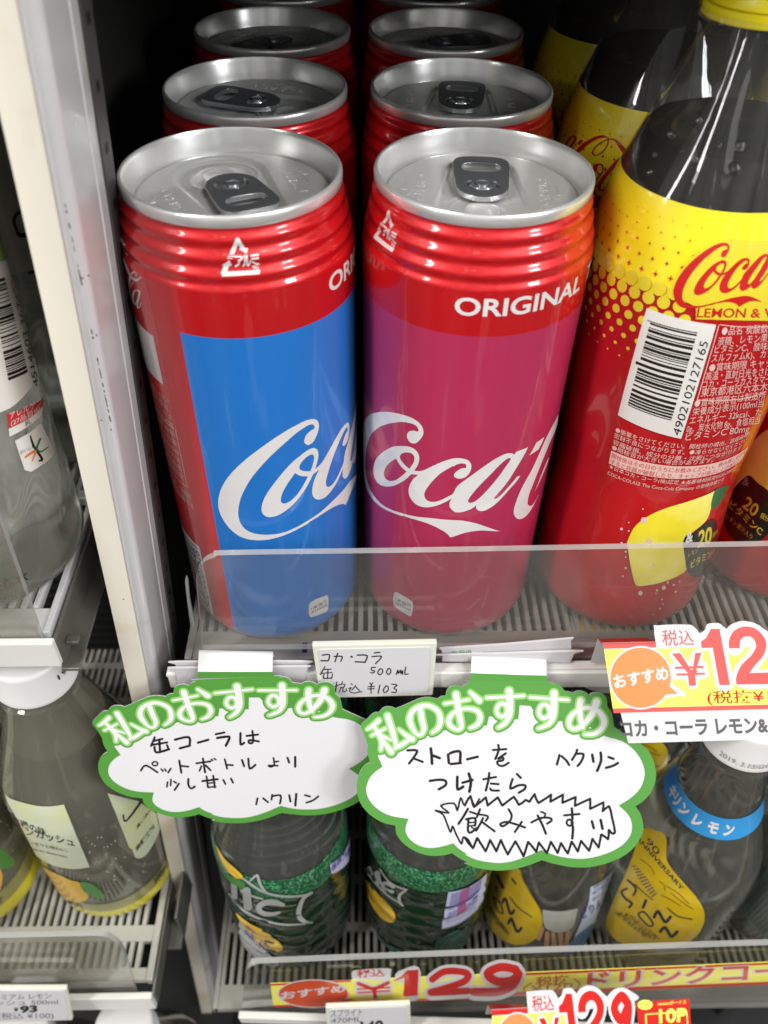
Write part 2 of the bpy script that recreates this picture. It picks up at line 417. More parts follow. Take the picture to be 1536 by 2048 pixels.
side = [(-42.38, -44.4), (-42.3, -43.2)]
for k in range(9):
    t = math.radians(90*k/8); side.append((-42.3+3.0*math.sin(t), -42.2+3.0*(1-math.cos(t))))
side += [(-39.2, -24.0), (-39.9, -23.6), (-39.9, -22.9), (-39.2, -22.5), (-39.1, -17.5), (-42, -17.4), (-42.3, -29.5)]
extrude_profile('side_panel', side, steel_paint, post)
extrude_profile('mounting_strip', [(-39.6, -17.2), (-38.6, -17.2), (-38.6, -8.5), (-39.6, -8.5)], strip_dark, post)
for z in range(-160, 226, 14):
    x, y, zz = lean((-38.5, -14.2, z)); boxes('slot', [(x-.03, y, zz, x+.08, y+2.6, zz+6)], black_in, post)
# rusty chips along the trim seam and the bare patch where the seam is crushed
vs = []
def chip(px, py, w, h):
    p = at(px, py, y=-45.25); return rrect(p.x-w, p.z-h, p.x+w, p.z+h, min(w, h)*.7, 2)
pl_f = Plane((0, -45.06, 0), (1, 0, 0), (0, 0, 1))
ch = [chip(131+.21*(y-415), y, random.uniform(.08, .22), random.uniform(.3, 1.3)) for y in (412, 424, 452, 480, 498, 532, 548, 556, 561, 664, 676, 720, 728, 744, 752, 770, 783, 792, 800, 810, 822, 838)]
ch += [chip(x, y, .25, .25) for x, y in ((177, 552), (165, 557), (193, 671), (203, 841), (222, 860), (247, 1199))]
for _c in decals('rust_chip', pl_f, ch, rust, post, px=False): _c.matrix_basis = pl_f.M
# ---- shelves
def two_faced(o, m2):
    o.data.materials.append(m2)
    for p in o.data.polygons:
        if abs(p.normal.z) < .6: p.material_index = 1
    return o
def slats(x0, x1, y0, y1, z, pitch=3.85, w=1.95, cross=26.0, t=4.0, ybands=None):
    bs = []; n = int((x1-x0)/pitch)
    for i in range(n): bs.append((x0+i*pitch, y0, z-t, x0+i*pitch+w, y1, z))
    y = y0
    for yc in (ybands or [y0+k*cross for k in range(1, int((y1-y0)/cross)+1)]): bs.append((x0, yc, z-t-.2, x1, yc+4.5, z-.15))
    return bs
# upper right bay shelf (cans and lemon bottles)
sh = thing('display_shelf', 'upper right shelf with slotted grey tray, clear front guard and white rail under the cans', 'shelf')
boxes('tray', slats(-29, 262, -25.4, 330, 0)+[(-31.5, -38, -6, 262, -25.2, -.05), (-32, -38.2, -6.3, -29.3, 330, .55)], grey_pl, sh, bevel=.25)
boxes('under_plate', [(-32, -24, -11, 262, 330, -9)], black_in, sh)
boxes('notch_dark_patch', [(11.6, -35.4, -.03, 13.4, -30.6, .02)], black_in, sh)  # black patch painted as the dark inside of a small notch
gp = Plane((0, -40, 0), (1, 0, 0), (0, 0, 1))
def gpoly(pl, pts, n=5): return smooth([pl.uv(*p[:2])+tuple(p[2:]) for p in pts], n)
two_faced(prism('front_guard', gpoly(gp, [(404, 1300, 1), (399, 1240), (393, 1172), (394, 1147), (407, 1125), (432, 1114), (470, 1110), (900, 1104), (1536, 1092, 1), (1860, 1086, 1), (1800, 1290, 1)]), -2.3, 0, guard_m, sh, M=gp.M), guard_edge)
rp = Plane((4, -46.6, 2.9), (1, 0, .0212), (0, 0, 1))
prism('price_rail', [(-41, -9.4), (250, -9.4), (250, 0), (-41, 0)], -3.2, 0, white_pl, sh, M=rp.M, bevel=.5)
boxes('rail_lip', [(-41, -3.4, -.5, 250, -.0, .55)], white_pl, sh, M=Matrix.Translation(Vector((4, -43.2, 2.4))*MM) @ Matrix.Rotation(-.0212, 4, 'Y'))
prism('edge_hook', smooth([at(371, 1165, y=-22).xz, at(376, 1160, y=-22).xz, at(380, 1200, y=-22).xz, at(392, 1262, y=-22).xz, at(384, 1262, y=-22).xz]), -.8, .8, mat('hook_plastic', rgb(170, 172, 170), .3, vary=.1), sh, M=Plane((0, -22, 0), (1, 0, 0), (0, 0, 1)).M, bevel=.3, flat=False)
# lower right bay shelf
Z2 = -222
sh2 = thing('display_shelf', 'lower right shelf with clear guard in front of the soda bottles', 'shelf')
boxes('tray', slats(-40, 262, -86, 330, Z2, 4.2, 2.1)+[(-42, -97, Z2-6, 262, -85.8, Z2-.05), (-42.5, -97, Z2-6.3, -40.2, 330, Z2+.6)], grey_pl, sh2, bevel=.25)
boxes('under_plate', [(-42, -84, Z2-11, 262, 330, Z2-9)], black_in, sh2)
gp2 = Plane((0, -100, 0), (1, 0, 0), (0, 0, 1))
two_faced(prism('front_guard', gpoly(gp2, [(482, 2030, 1), (487, 1985), (489, 1955), (495, 1938), (512, 1930), (545, 1926), (1000, 1908), (1536, 1890, 1), (1900, 1878, 1), (1880, 2010, 1)]), -2.4, 0, guard_low, sh2, M=gp2.M), guard_edge)
a, b = at(500, 2037, y=-104), at(1000, 2016, y=-104)
rp2 = Plane((a.x, -104, a.z), b-a, (0, 0, 1))
prism('price_rail', [(-6, -9), (290, -9), (290, 0), (-6, 0)], -3.4, 0, white_pl, sh2, M=rp2.M, bevel=.5)
boxes('rail_channel', [(-6, -15, -3.2, 290, -9.4, -.8)], mat('rail_chrome', rgb(150, 150, 148), .2, metal=.9, vary=.2), sh2, M=rp2.M)
# upper left bay shelf
Z3 = 42
sh3 = thing('display_shelf', 'upper left shelf corner with white tray end and rail under the water bottle', 'shelf')
e = at(101, 1261, z=Z3); XR = e.x
boxes('tray', slats(-210, XR-1.5, e.y+9.5, 104, Z3, 4.0, 2.0)+[(-210, e.y-1, Z3-7, XR-.2, e.y+9.3, Z3-.05), (XR-2.2, e.y-1.2, Z3-8, XR, 104, Z3+.7)], mat('tray_white_plastic', rgb(206, 206, 206), .4, vary=.08, nscale=50, bump=.15, bscale=700), sh3, bevel=.4)
gp3 = Plane((0, e.y-3, 0), (1, 0, 0), (0, 0, 1))
two_faced(prism('front_guard', gpoly(gp3, [(88, 1292, 1), (44, 1168, 1), (-10, 1015, 1), (-400, 1015, 1), (-300, 1300, 1)]), -2, 0, guard_dusty, sh3, M=gp3.M), guard_edge)
rp3 = Plane((0, e.y-6, 0), (1, 0, 0), (0, 0, 1))
prism('price_rail', [rp3.uv(-400, 1292), rp3.uv(104, 1288), rp3.uv(123, 1334), rp3.uv(-400, 1340)], -2.6, 0, white_pl, sh3, M=rp3.M, bevel=.5)
p = at(150, 1262, y=e.y+2)
boxes('bracket', [(XR+1, e.y-4, Z3-15, XR+2.2, 60, Z3-1), (XR+1, e.y-5, Z3-15.4, XR+7, 40, Z3-14), (XR+2.4, e.y+1, Z3-9, XR+6.5, e.y+4, Z3-7.6), (XR+8, 2, Z3-26, XR+9.2, 26, Z3+4), (XR+2.3, 22, Z3-26, XR+8.2, 23.2, Z3+2)], metal_br, sh3, bevel=.25)
# lower left bay shelf
Z4 = -190
sh4 = thing('display_shelf', 'lower left shelf with slotted tray end, dusty guard and white rail below the lemon squash', 'shelf')
e4 = at(305, 1958, z=Z4); X4 = e4.x; ys = at(250, 1935, z=Z4).y; y1 = at(250, 1882, z=Z4).y; y2 = at(250, 1850, z=Z4).y
boxes('tray', slats(-230, X4-3, ys, y1, Z4, 4.1, 2.1, ybands=[ys+60])[:-1]+slats(-230, X4-3, y2, 104, Z4, 4.1, 2.1)+[(-230, y1, Z4-5, X4-2.6, y2, Z4-.1), (-230, e4.y, Z4-6, X4-2.6, ys, Z4-.1), (X4-3.2, e4.y-.3, Z4-7, X4, 104, Z4+.6)], mat('tray_pale_plastic', rgb(192, 190, 182), .42, vary=.1, nscale=50, bump=.2, bscale=700, color2=rgb(140, 128, 108), mixscale=60, mixlo=.6, mixhi=.8), sh4, bevel=.25)
boxes('under_plate', [(-230, e4.y+4, Z4-12, X4-1, 104, Z4-10)], black_in, sh4)
gp4 = Plane((0, e4.y-4, 0), (1, 0, 0), (0, 0, 1))
two_faced(prism('front_guard', gpoly(gp4, [(274, 1992, 1), (256, 1930), (243, 1898), (225, 1880), (200, 1872), (120, 1873), (-10, 1876, 1), (-400, 1880, 1), (-300, 2000, 1)]), -2.2, 0, guard_dusty, sh4, M=gp4.M), guard_edge)
rp4 = Plane((0, e4.y-8, 0), (1, 0, 0), (0, 0, 1))
prism('price_rail', [rp4.uv(-300, 2008), rp4.uv(302, 1997), rp4.uv(313, 2018), rp4.uv(-300, 2029)], -3, 0, white_pl, sh4, M=rp4.M, bevel=.5)
boxes('bracket', [(X4+.6, e4.y-6, Z4-14, X4+1.8, 60, Z4-.5), (X4+2, e4.y+18, Z4-16, X4+9, e4.y+40, Z4-13), (X4+8.6, e4.y+24, Z4-15, X4+9.8, 40, Z4+12)], metal_br, sh4, bevel=.25)
# ================================================================== cans
RB = 32.5
def can_prof():
    P = [(0.3, 23), (0, 24.5), (.6, 26.5), (3.5, 31.2), (6.5, 32.4), (9, RB)]
    z = 12.0
    while z < 146: P.append((z, RB)); z += 6.7
    P.append((147.2, RB))
    k = 0
    z = 148.2
    while z <= 165.2:
        t = (z-148.2)/17.0
        env = RB-.15-3.6*t**1.15
        P.append((z, env+.34*math.cos(2*math.pi*(z-148.6)/4.35)*min(1, t*6+.25)*min(1, (1-t)*6)))
        z += .31
    P.append((165.4, 28.7))
    return P
CP = can_prof()
LCAN = Rev(CP, (0, 0, 0)); RX, RY = 67.08, 1.48
RCAN = Rev(CP, (RX, RY, 0))
tA, tB, tL = tile(715, 810, 7.315), tile(900, 820, 6.678), tile(420, 820, 5.12)
def uvs(s, P): return [s.uv(p[0], p[1])+tuple(p[2:]) for p in P]
d1 = [a[0]-b[0] for a, b in zip(uvs(RCAN, tA([(752, 533), (425, 1190), (835, 962), (890, 1020)])), uvs(LCAN, tL([(995, 357), (690, 1063), (1118, 590), (1150, 600)])))]
DU = sum(d1)/len(d1); SPIN = DU/RB; RBm = CP and max(r for z, r in CP); SPIN = DU/RBm
def art(P): return [(u-DU, v)+tuple(x) for u, v, *x in uvs(RCAN, P)]
# --- traced script of the logo, as the can carries it
A = lambda P: art(tA(P)); B = lambda P: art(tB(P)); L_ = lambda P: uvs(LCAN, tL(P))
logo_C = smooth(L_([(995, 357), (968, 335), (967, 300), (985, 255), (1030, 212), (1066, 190), (1070, 165), (1050, 146), (1020, 150), (980, 170), (900, 222), (800, 307), (700, 397), (600, 492), (500, 602), (420, 702), (350, 822), (308, 925), (290, 1030), (295, 1105), (320, 1170), (365, 1222), (430, 1256), (510, 1273), (600, 1276), (700, 1266), (800, 1238), (900, 1192), (1000, 1138), (1010, 1155), (900, 1217), (750, 1285), (600, 1325), (480, 1333), (380, 1320), (290, 1284), (200, 1210), (130, 1112), (92, 1020), (85, 930), (105, 832), (160, 722), (250, 612), (370, 502), (500, 402), (640, 302), (780, 212), (900, 146), (980, 108), (1050, 92), (1095, 105), (1115, 150), (1110, 200), (1090, 260), (1060, 320), (1025, 350)]), 3)
logo_swoosh = smooth(L_([(800, 1238), (900, 1192), (1000, 1138)])+A([(440, 1497), (540, 1545), (640, 1578), (850, 1630), (1100, 1656), (1463, 1685), (1611, 1704), (1800, 1750), (2083, 1846, 1), (1900, 1838), (1770, 1837), (1584, 1864), (1362, 1937, 1), (1290, 1865), (1180, 1800), (1050, 1740), (900, 1690), (760, 1650), (640, 1606), (540, 1566)])+L_([(1010, 1155), (900, 1217), (800, 1265)]), 3)
oca = A([(640, 600), (540, 605), (430, 650), (330, 725), (265, 810), (235, 920), (240, 1020), (275, 1110), (340, 1170), (430, 1193), (530, 1180), (640, 1130), (720, 1075), (790, 1008, 1), (890, 1020, 1), (850, 1052), (810, 1092), (765, 1170), (748, 1250), (765, 1340), (820, 1420), (900, 1475), (1000, 1495), (1100, 1485), (1200, 1455), (1300, 1410), (1385, 1365, 1), (1360, 1400), (1345, 1450), (1355, 1500), (1400, 1548)])
oca += B([(20, 1330), (70, 1362), (140, 1365), (220, 1345), (300, 1310), (350, 1265, 1), (345, 1300), (370, 1335), (420, 1348), (480, 1335), (560, 1290), (640, 1225), (720, 1140), (800, 1050), (880, 960), (938, 877, 1), (895, 888, 1), (850, 945), (770, 1035), (690, 1125), (620, 1180), (585, 1185, 1), (595, 1165), (640, 1110), (720, 1020), (800, 910), (880, 780), (960, 650), (1010, 560), (1040, 493, 1), (970, 525), (885, 555, 1), (858, 597, 1), (840, 583), (800, 575), (740, 585), (660, 620), (550, 685), (400, 790), (250, 900), (100, 1012)])
oca += A([(1400, 1292), (1330, 1335), (1230, 1385), (1150, 1412), (1080, 1415), (1020, 1395), (985, 1350), (980, 1290), (1020, 1210), (1100, 1110), (1200, 1010), (1300, 945), (1400, 890)])
oca += B([(40, 755), (95, 725), (150, 712), (200, 718), (220, 745), (213, 775, 1), (175, 775), (130, 790), (75, 830), (52, 865), (65, 895), (110, 915), (170, 910), (220, 885), (262, 835), (283, 770), (280, 720), (245, 672), (180, 650), (100, 642)])
oca += A([(1380, 785), (1250, 825), (1100, 890), (980, 950), (900, 965), (830, 960, 1), (850, 930), (885, 870), (905, 790), (890, 710), (830, 640), (740, 605)])
oca_holes = [A([(565, 780, 1), (610, 860), (660, 920), (718, 972, 1), (680, 1010), (620, 1060), (550, 1100), (480, 1110), (420, 1085), (390, 1030), (395, 960), (430, 890), (490, 830)]),
             A([(760, 932, 1), (700, 880), (640, 810), (622, 760), (640, 715), (700, 692), (760, 695), (810, 720), (835, 770), (825, 830), (795, 885)]),
             B([(813, 650, 1), (790, 640), (740, 665), (650, 745), (550, 850), (430, 970), (330, 1080), (260, 1170), (240, 1215), (258, 1236), (300, 1235), (360, 1200), (440, 1130), (540, 1020), (640, 900), (720, 790), (790, 690)])]
logo_oca = [smooth(oca, 3)]+[smooth(h, 3) for h in oca_holes]
logo_more = [smooth(B(P), 3) for P in ([(1055, 605, 1), (1100, 535), (1150, 435, 1), (1258, 357, 1), (1230, 430), (1180, 525, 1)],
             [(1440, 60, 1), (1420, 110), (1350, 240), (1280, 380), (1200, 560), (1100, 780), (1000, 960), (930, 1100), (880, 1230), (850, 1340), (860, 1410), (900, 1452), (960, 1450), (1020, 1410), (1080, 1330), (1140, 1220), (1200, 1090, 1), (1120, 1240), (1075, 1280), (1040, 1265), (1035, 1220), (1060, 1110), (1120, 960), (1190, 780), (1280, 560), (1360, 370), (1440, 180, 1)],
             [(1130, 1090, 1), (1170, 990), (1230, 830), (1300, 660), (1318, 645), (1270, 780), (1220, 900), (1165, 1020)])]
# --- materials
def ink(name, c, **k): return mat(name, rgb(*c), k.pop('rough', .3), metal=k.pop('metal', .15), coat=.8, coat_rough=.06, vary=.03, nscale=300, **k)
can_red = ink('can_red_lacquer', (212, 24, 30), metal=.35, rough=.33)
can_blue = ink('can_blue_panel', (36, 124, 212), metal=.2, rough=.36)
can_pink = ink('can_magenta_panel', (194, 50, 92), metal=.25, rough=.34)
ink_white = ink('can_white_ink', (232, 228, 226), metal=.1)
ink_black = ink('can_black_ink', (32, 30, 30))
ink_grey = ink('can_grey_ink', (120, 118, 122))
alu = mat('lid_aluminium', rgb(236, 235, 231), 0.36, metal=.5, vary=.04, nscale=40, bump=.12, bscale=260, rvary=.2, stretch=(1, 9, 1))
alu_rim = mat('rim_aluminium', rgb(236, 235, 232), .24, metal=.6, vary=.03, nscale=200)
alu_tab = mat('tab_aluminium', rgb(206, 208, 212), .2, metal=.85, vary=.05, nscale=120)
# --- the body
zt = LCAN.uv(555, 668)[1]; uL = LCAN.uv(370, 720)[0]; thL = uL/RBm
def body(name, panel, parent):
    prof = [p for p in CP]
    for i, (z, r) in enumerate(prof):
        if z > zt: prof.insert(i, (zt, LCAN.r(zt))); break
    n = 180
    def mi(i, k): return 1 if (k < 104 and prof[i+1][0] <= zt+.01 and prof[i][0] > 2) else (2 if prof[i+1][0] < .7 else 0)
    return lathe(name, prof, [can_red, panel, alu_rim], parent, n=n, a0=thL, mi=mi, closed='bottom')
tM = tile(430, 465, 13.964)
mark = [smooth(tM(P), 3) for P in ([(395, 610, 1), (555, 230), (575, 170), (625, 138), (680, 165), (710, 220), (835, 425, 1), (925, 435, 1), (885, 590, 1), (660, 455, 1), (720, 435, 1), (645, 335, 1), (535, 605, 1)],
       [(190, 915, 1), (400, 775, 1), (480, 920, 1), (395, 935, 1), (335, 1085, 1), (1090, 1050), (1180, 1020), (1245, 1040), (1260, 1090), (1235, 1150), (1180, 1165), (260, 1225), (200, 1200), (170, 1140), (180, 1080), (245, 930, 1)])]
for P, w in (([(365, 662), (515, 662)], 30), ([(350, 718), (490, 718)], 20), ([(1015, 640), (1200, 620)], 56), ([(1035, 735), (1205, 715)], 56), ([(1045, 825), (1150, 868), (1220, 880)], 48), ([(1040, 938), (1170, 930)], 22), ([(1070, 985), (1210, 980)], 30), ([(560, 670), (740, 670), (738, 740), (660, 790)], 56), ([(672, 770), (665, 880), (575, 935)], 54), ([(822, 640), (835, 850), (795, 930)], 46), ([(885, 640), (905, 905), (955, 885), (985, 800)], 46)):
    mark += stroke(tM(P), w/13.964)
mark = [uvs(LCAN, q) for q in mark]
# label strip at the side of the can
tS = tile(225, 470, 8.9); tV = tile(300, 760, 4.09)
script = []
for P, w in (([(128, 372), (200, 440), (300, 690)], [14, 26, 28]), ([(420, 740), (428, 690), (385, 655), (325, 715), (300, 850), (300, 960), (318, 1060), (338, 1150)], [10, 12, 24, 34, 34, 26, 22, 18]), ([(310, 960), (382, 835)], 12), ([(352, 762), (425, 808), (505, 752)], [44, 38, 14]), ([(480, 1000), (405, 985), (365, 1080), (368, 1170), (410, 1232), (455, 1120)], [26, 26, 38, 36, 20, 14]), ([(488, 1010), (455, 1190), (448, 1285), (482, 1290), (512, 1205)], [34, 34, 30, 18, 10]), ([(130, 520), (180, 600)], 10)):
    script += stroke(tS(P), [x/8.9 for x in w] if isinstance(w, list) else w/8.9)
script = [uvs(LCAN, q) for q in script]
side_txt = []
def side_line(s, pxa, pxb, h, bold=.0):
    a, b = LCAN.uv(*pxa), LCAN.uv(*pxb); v = (a[1]+b[1])/2
    return text_box(s, (a[0], v), (b[0], v), (0, h), bold)
ue = LCAN.uv(381, 1000)[0]
def line_uv(s, u1, v, h, bold=0.0):
    T, x0, x1 = text(s, bold); return [[(u1+(x-x1)*h, v+y*h) for x, y in t] for t in T]
vtop = LCAN.uv(346, 820)[1]
rows = ['この容器は缶です強い衝撃を与え加熱冷凍しない', '高温の場所に長く置くと破損の恐れ噴出、', '開栓後はすぐにお飲みくださいてくださ', '空き缶はリサイクルへ●製造者等']
for i, s in enumerate(rows): side_txt += line_uv(s, ue-.8, vtop+1.5-3.2*i, 2.7)
rows2 = ['●品名 炭酸飲料●原材料名 糖類', '果糖ぶどう糖液糖カラメル色素', '酸味料香料カフェイン●内容量500ml', '●賞味期限 缶底に記載●保存方法', '直射日光を避けてください●製造者', '東京都港区六本木お客様相談室']
vb = LCAN.uv(357, 880)[1]
for i, s in enumerate(rows2): side_txt += line_uv(s, ue-1.2, vb-3.5*i, 2.9)
for i, s in enumerate(['栄養成分表示(100ml当り)たんぱく質・脂質', 'エネルギー45kcal 炭水化物11.3g 食塩相当量 0g']): side_txt += line_uv(s, ue+.8, vb-25-3.4*i, 2.9)
fr0, fr1 = vb+3.9, vb-20
frame = [[(ue-27, fr0), (ue, fr0), (ue, fr0-.35), (ue-27, fr0-.35)], [(ue-.35, fr0), (ue, fr0), (ue, fr1), (ue-.35, fr1)], [(ue-27, fr1+.35), (ue, fr1+.35), (ue, fr1), (ue-27, fr1)]]
bar_r, bar_t, bar_b = LCAN.uv(399, 1094)[0], LCAN.uv(399, 1094)[1], LCAN.uv(424, 1236)[1]
def barcode_bars(u0, u1, v0, v1, seed):
    rnd = random.Random(seed); out = []; v = v0
    while v < v1-.4:
        w = rnd.choice((.32, .32, .64, .96)); out.append([(u0, v), (u1, v), (u1, min(v+w, v1)), (u0, min(v+w, v1))]); v += w+rnd.choice((.32, .4, .64, .9))
    return out
tC = tile(340, 1100, 3.84)
badge = uvs(LCAN, smooth(tC([(1066, 440), (1085, 397), (1180, 355), (1212, 352), (1214, 440), (1195, 475), (1100, 512), (1072, 505)]), 3))
bu = [p[0] for p in badge]; bv = [p[1] for p in badge]; bc = (min(bu)+max(bu))/2
btxt = text_box('1本当り', (min(bu)+.9, sum(bv)/len(bv)+.35), (max(bu)-.9, sum(bv)/len(bv)+.35), (0, 1.9), .02)+text_box('225kcal', (min(bu)+.9, sum(bv)/len(bv)-1.7), (max(bu)-.9, sum(bv)/len(bv)-1.7), (0, 1.9), .02)
a, b, t_ = art([(908, 627), (1158, 578), (908, 591)])
vO = a[1]; capO = (t_[1]-a[1])
orig = text_box('ORIGINAL', (a[0], vO), (b[0], vO), (0, capO/.727), .022)
TT, x0, x1 = text('ORIGINAL', .022); kx = (b[0]-a[0])/(x1-x0)
uT = art([(1168, 570)])[0][0]
TT, x0, x1 = text('TASTE', .022); orig += [[(uT+(x-x0)*kx, vO+y*capO/.727) for x, y in t] for t in TT]
ta = LCAN.uv(255, 512); TT, x0, x1 = text('TASTE', .0); 
taste = [[(ta[0]+(x-x1)*4.0, ta[1]+y*4.6) for x, y in t] for t in TT]
# --- lid
ZP = 161.3                                                      # panel height
def sst(a, b, x):
    t = max(0, min(1, (x-a)/(b-a))); return t*t*(3-2*t)
def cap_sdf(x, y, y0, r0, y1, r1):
    t = max(0, min(1, (y-y0)/(y1-y0))); return math.hypot(x, y-(y0+(y1-y0)*t))-(r0+(r1-r0)*t)
def panel_h(x, y):
    r = math.hypot(x, y); h = 0
    s = cap_sdf(x, y, -11.2, 12.6, 11.5, 9.6)
    h -= 1.0*sst(.5, -.7, s)
    m = math.hypot(x*.92, (y+11.0))
    h += .5*math.exp(-((m-9.6)/.28)**2)*(1 if y < 1 else 0)+.4*math.exp(-((m-8.3)/.22)**2)*(1 if y < 1 else 0)
    m2 = cap_sdf(x, y, -13.5, 4.2, -11.5, 4.6); h += .55*math.exp(-(m2/1.0)**2) - .35*sst(0, -2.5, m2)
    h -= .5*sst(25.2, 25.95, r)
    return h
def lid(parent, ang):
    M = Matrix.Rotation(ang, 4, 'Z')
    seam = [(164.2, 28.55), (164.3, 29.1), (164.6, 29.36), (166.2, 29.44), (167.0, 29.36), (167.45, 29.1), (167.6, 28.7), (167.5, 28.35), (167.0, 28.12), (166.2, 27.95), (163.9, 27.35), (161.9, 26.95), (160.9, 26.75), (160.3, 26.6), (160.1, 26.35), (160.3, 26.1), (160.8, 25.95)]
    L = lathe('lid', seam, alu_rim, parent, n=128, closed=False, M=M)
    rings = [0, .8, 1.6]+[2.4+.42*i for i in range(60)]; rings = [r for r in rings if r < 25.9]+[25.95]
    n = 128; vs = [(0, 0, ZP+panel_h(0, 0))]; fs = []
    for r in rings[1:]:
        for k in range(n):
            t = 2*math.pi*k/n; x, y = r*math.cos(t), r*math.sin(t); vs.append((x, y, ZP+panel_h(x, y)))
    for k in range(n): fs.append((0, 1+k, 1+(k+1) % n))
    for i in range(len(rings)-2):
        for k in range(n):
            a, b = 1+i*n+k, 1+i*n+(k+1) % n; fs.append((a, a+n, b+n, b))
    mesh('end_panel', vs, fs, alu, L)
    # embossed words and arrows (same metal, raised)
    emb = []
    for sgn, s in ((-1, 'タブをおこす'), (1, 'タブをもどす')):
        T, x0, x1 = text(s, -.012)
        k = 3.3
        for t in T: emb.append([(sgn*(16.6+y*k-1.2), sgn*(-1)*((x-(x0+x1)/2)*k)*-1) if sgn > 0 else (sgn*(16.6+y*k-1.2), ((x-(x0+x1)/2)*k)) for x, y in t])
        for q in ([(20.6*sgn, 4.5), (20.6*sgn, -1.5), (22.2*sgn, -1.5), (20.0*sgn, -4.6), (18.7*sgn, -1.5)],): emb += strokes([q], .28, sm=False)
    V, F = fill(emb)
    fs = []
    for f in F:
        a, b, c = (Vector((V[i][0], V[i][1])) for i in f[:3]); fs.append(list(f) if (b-a).cross(c-a) > 0 else list(reversed(f)))
    o = mesh('embossing', [(v[0], v[1], ZP+.02+panel_h(v[0], v[1])) for v in V], fs, alu, L, flat=True)
    bm = bmesh.new(); bm.from_mesh(o.data); r_ = bmesh.ops.extrude_face_region(bm, geom=bm.faces[:]); bmesh.ops.translate(bm, verts=[g for g in r_['geom'] if isinstance(g, bmesh.types.BMVert)], vec=(0, 0, .09*MM)); bm.to_mesh(o.data); bm.free()
    # pull tab
    out = smooth([(-7.4, 2), (-6.9, -2.2), (-5.2, -5.4), (-2.6, -7.2), (0, -7.7), (2.6, -7.2), (5.2, -5.4), (6.9, -2.2), (7.4, 2), (7.9, 9), (7.8, 14.2), (6.2, 16.8), (3.4, 17.6), (0, 17.8), (-3.4, 17.6), (-6.2, 16.8), (-7.8, 14.2), (-7.9, 9)], 4)
    hole = smooth([(-4.6, 8.6), (0, 8.0), (4.6, 8.6), (5.5, 10.6), (4.6, 12.9), (0, 13.7), (-4.6, 12.9), (-5.5, 10.6)], 4)
    cr = [smooth([(s*2.9, 1.9), (s*4.3, 1.2), (s*4.9, -.8), (s*4.5, -2.3), (s*3.6, -1.8), (s*3.5, .2)], 3) for s in (-1, 1)]
    T = prism('pull_tab', out, 0, 1.35, alu_tab, L, holes=[hole]+cr, flat=False, M=Matrix.Translation((0, 0, (ZP+.25)*MM)) @ Matrix.Rotation(math.radians(1.5), 4, 'X'))
    md = T.modifiers.new('edge', 'BEVEL'); md.width = .62*MM; md.segments = 4; md.limit_method = 'ANGLE'; md.angle_limit = math.radians(50)
    md = T.modifiers.new('n', 'WEIGHTED_NORMAL'); md.keep_sharp = False
    lathe('rivet', [(0, 2.2), (.5, 2.15), (.6, 1.8), (1.0, 1.75), (1.15, 1.5), (1.15, 0.01)], alu_tab, L, n=32, closed=False, M=Matrix.Translation((0, 0, (ZP+1.0)*MM)))
    lathe('nose_bead', [(0, 3.4), (.25, 3.3), (.3, 2.6), (.1, 2.3)], alu_tab, L, n=32, closed=False, M=Matrix.Translation((0, 0, (ZP+1.45)*MM)))
    return L
def make_can(label, panel_mat, pname, M, ang, full=True):
    t = thing('drink_can', label, 'can', M, 'tall red aluminium drink cans standing in two rows')
    body('body', panel_mat, t)
    if full:
        decal('logo', LCAN, [logo_C, logo_swoosh], ink_white, t, .05, px=False)
        o = decal('logo', LCAN, logo_oca, ink_white, t, .055, 'odd', px=False)
        decal('logo', LCAN, logo_more, ink_white, t, .05, px=False)
        decal('recycling_mark', LCAN, mark, ink_white, t, .05, px=False, grid=(1.6, .5))
        decal('lettering', LCAN, orig, ink_white, t, .05, px=False, grid=(1.6, .6)); decal('lettering', LCAN, taste, ink_white, t, .05, px=False, grid=(1.2, .6))
        decal('logo', LCAN, script, ink_white, t, .05, px=False)
        decal('ingredient_text', LCAN, side_txt+frame, ink('can_cream_ink', (222, 196, 180)), t, .05, px=False)
        q = [LCAN.uv(x, y) for x, y in ((263, 625), (306.5, 672), (324.7, 767.7), (291, 746))]
        u1 = q[1][0]; decal('label_patch', LCAN, [[(u1-15.5, q[1][1]), (u1, q[1][1]), (u1, q[2][1]), (u1-15.5, q[2][1])]], ink_white, t, .05, px=False)
        decal('barcode', LCAN, [rrect(bar_r-24, bar_b, bar_r, bar_t, .4)], ink_white, t, .05, px=False)
        T, x0, x1 = text('4902102076281', 0.0); kk = (bar_t-bar_b-3)/(x1-x0)
        dg = [[(bar_r-1.0-y*kk*.9, bar_b+1.5+(x-x0)*kk) for x, y in tt] for tt in T]
        decal('barcode_lines', LCAN, barcode_bars(bar_r-22, bar_r-4.2, bar_b+1.5, bar_t-1.5, 5)+dg, ink_black, t, .09, px=False)
        decal('calorie_badge', LCAN, [badge], ink_white, t, .05, px=False); decal('badge_text', LCAN, btxt, ink_grey, t, .09, px=False)
    lid(t, ang)
    return t
R = math.radians
def placeM(x, y, spin): return Matrix.Translation((x*MM, y*MM, 0)) @ Matrix.Rotation(spin, 4, 'Z')
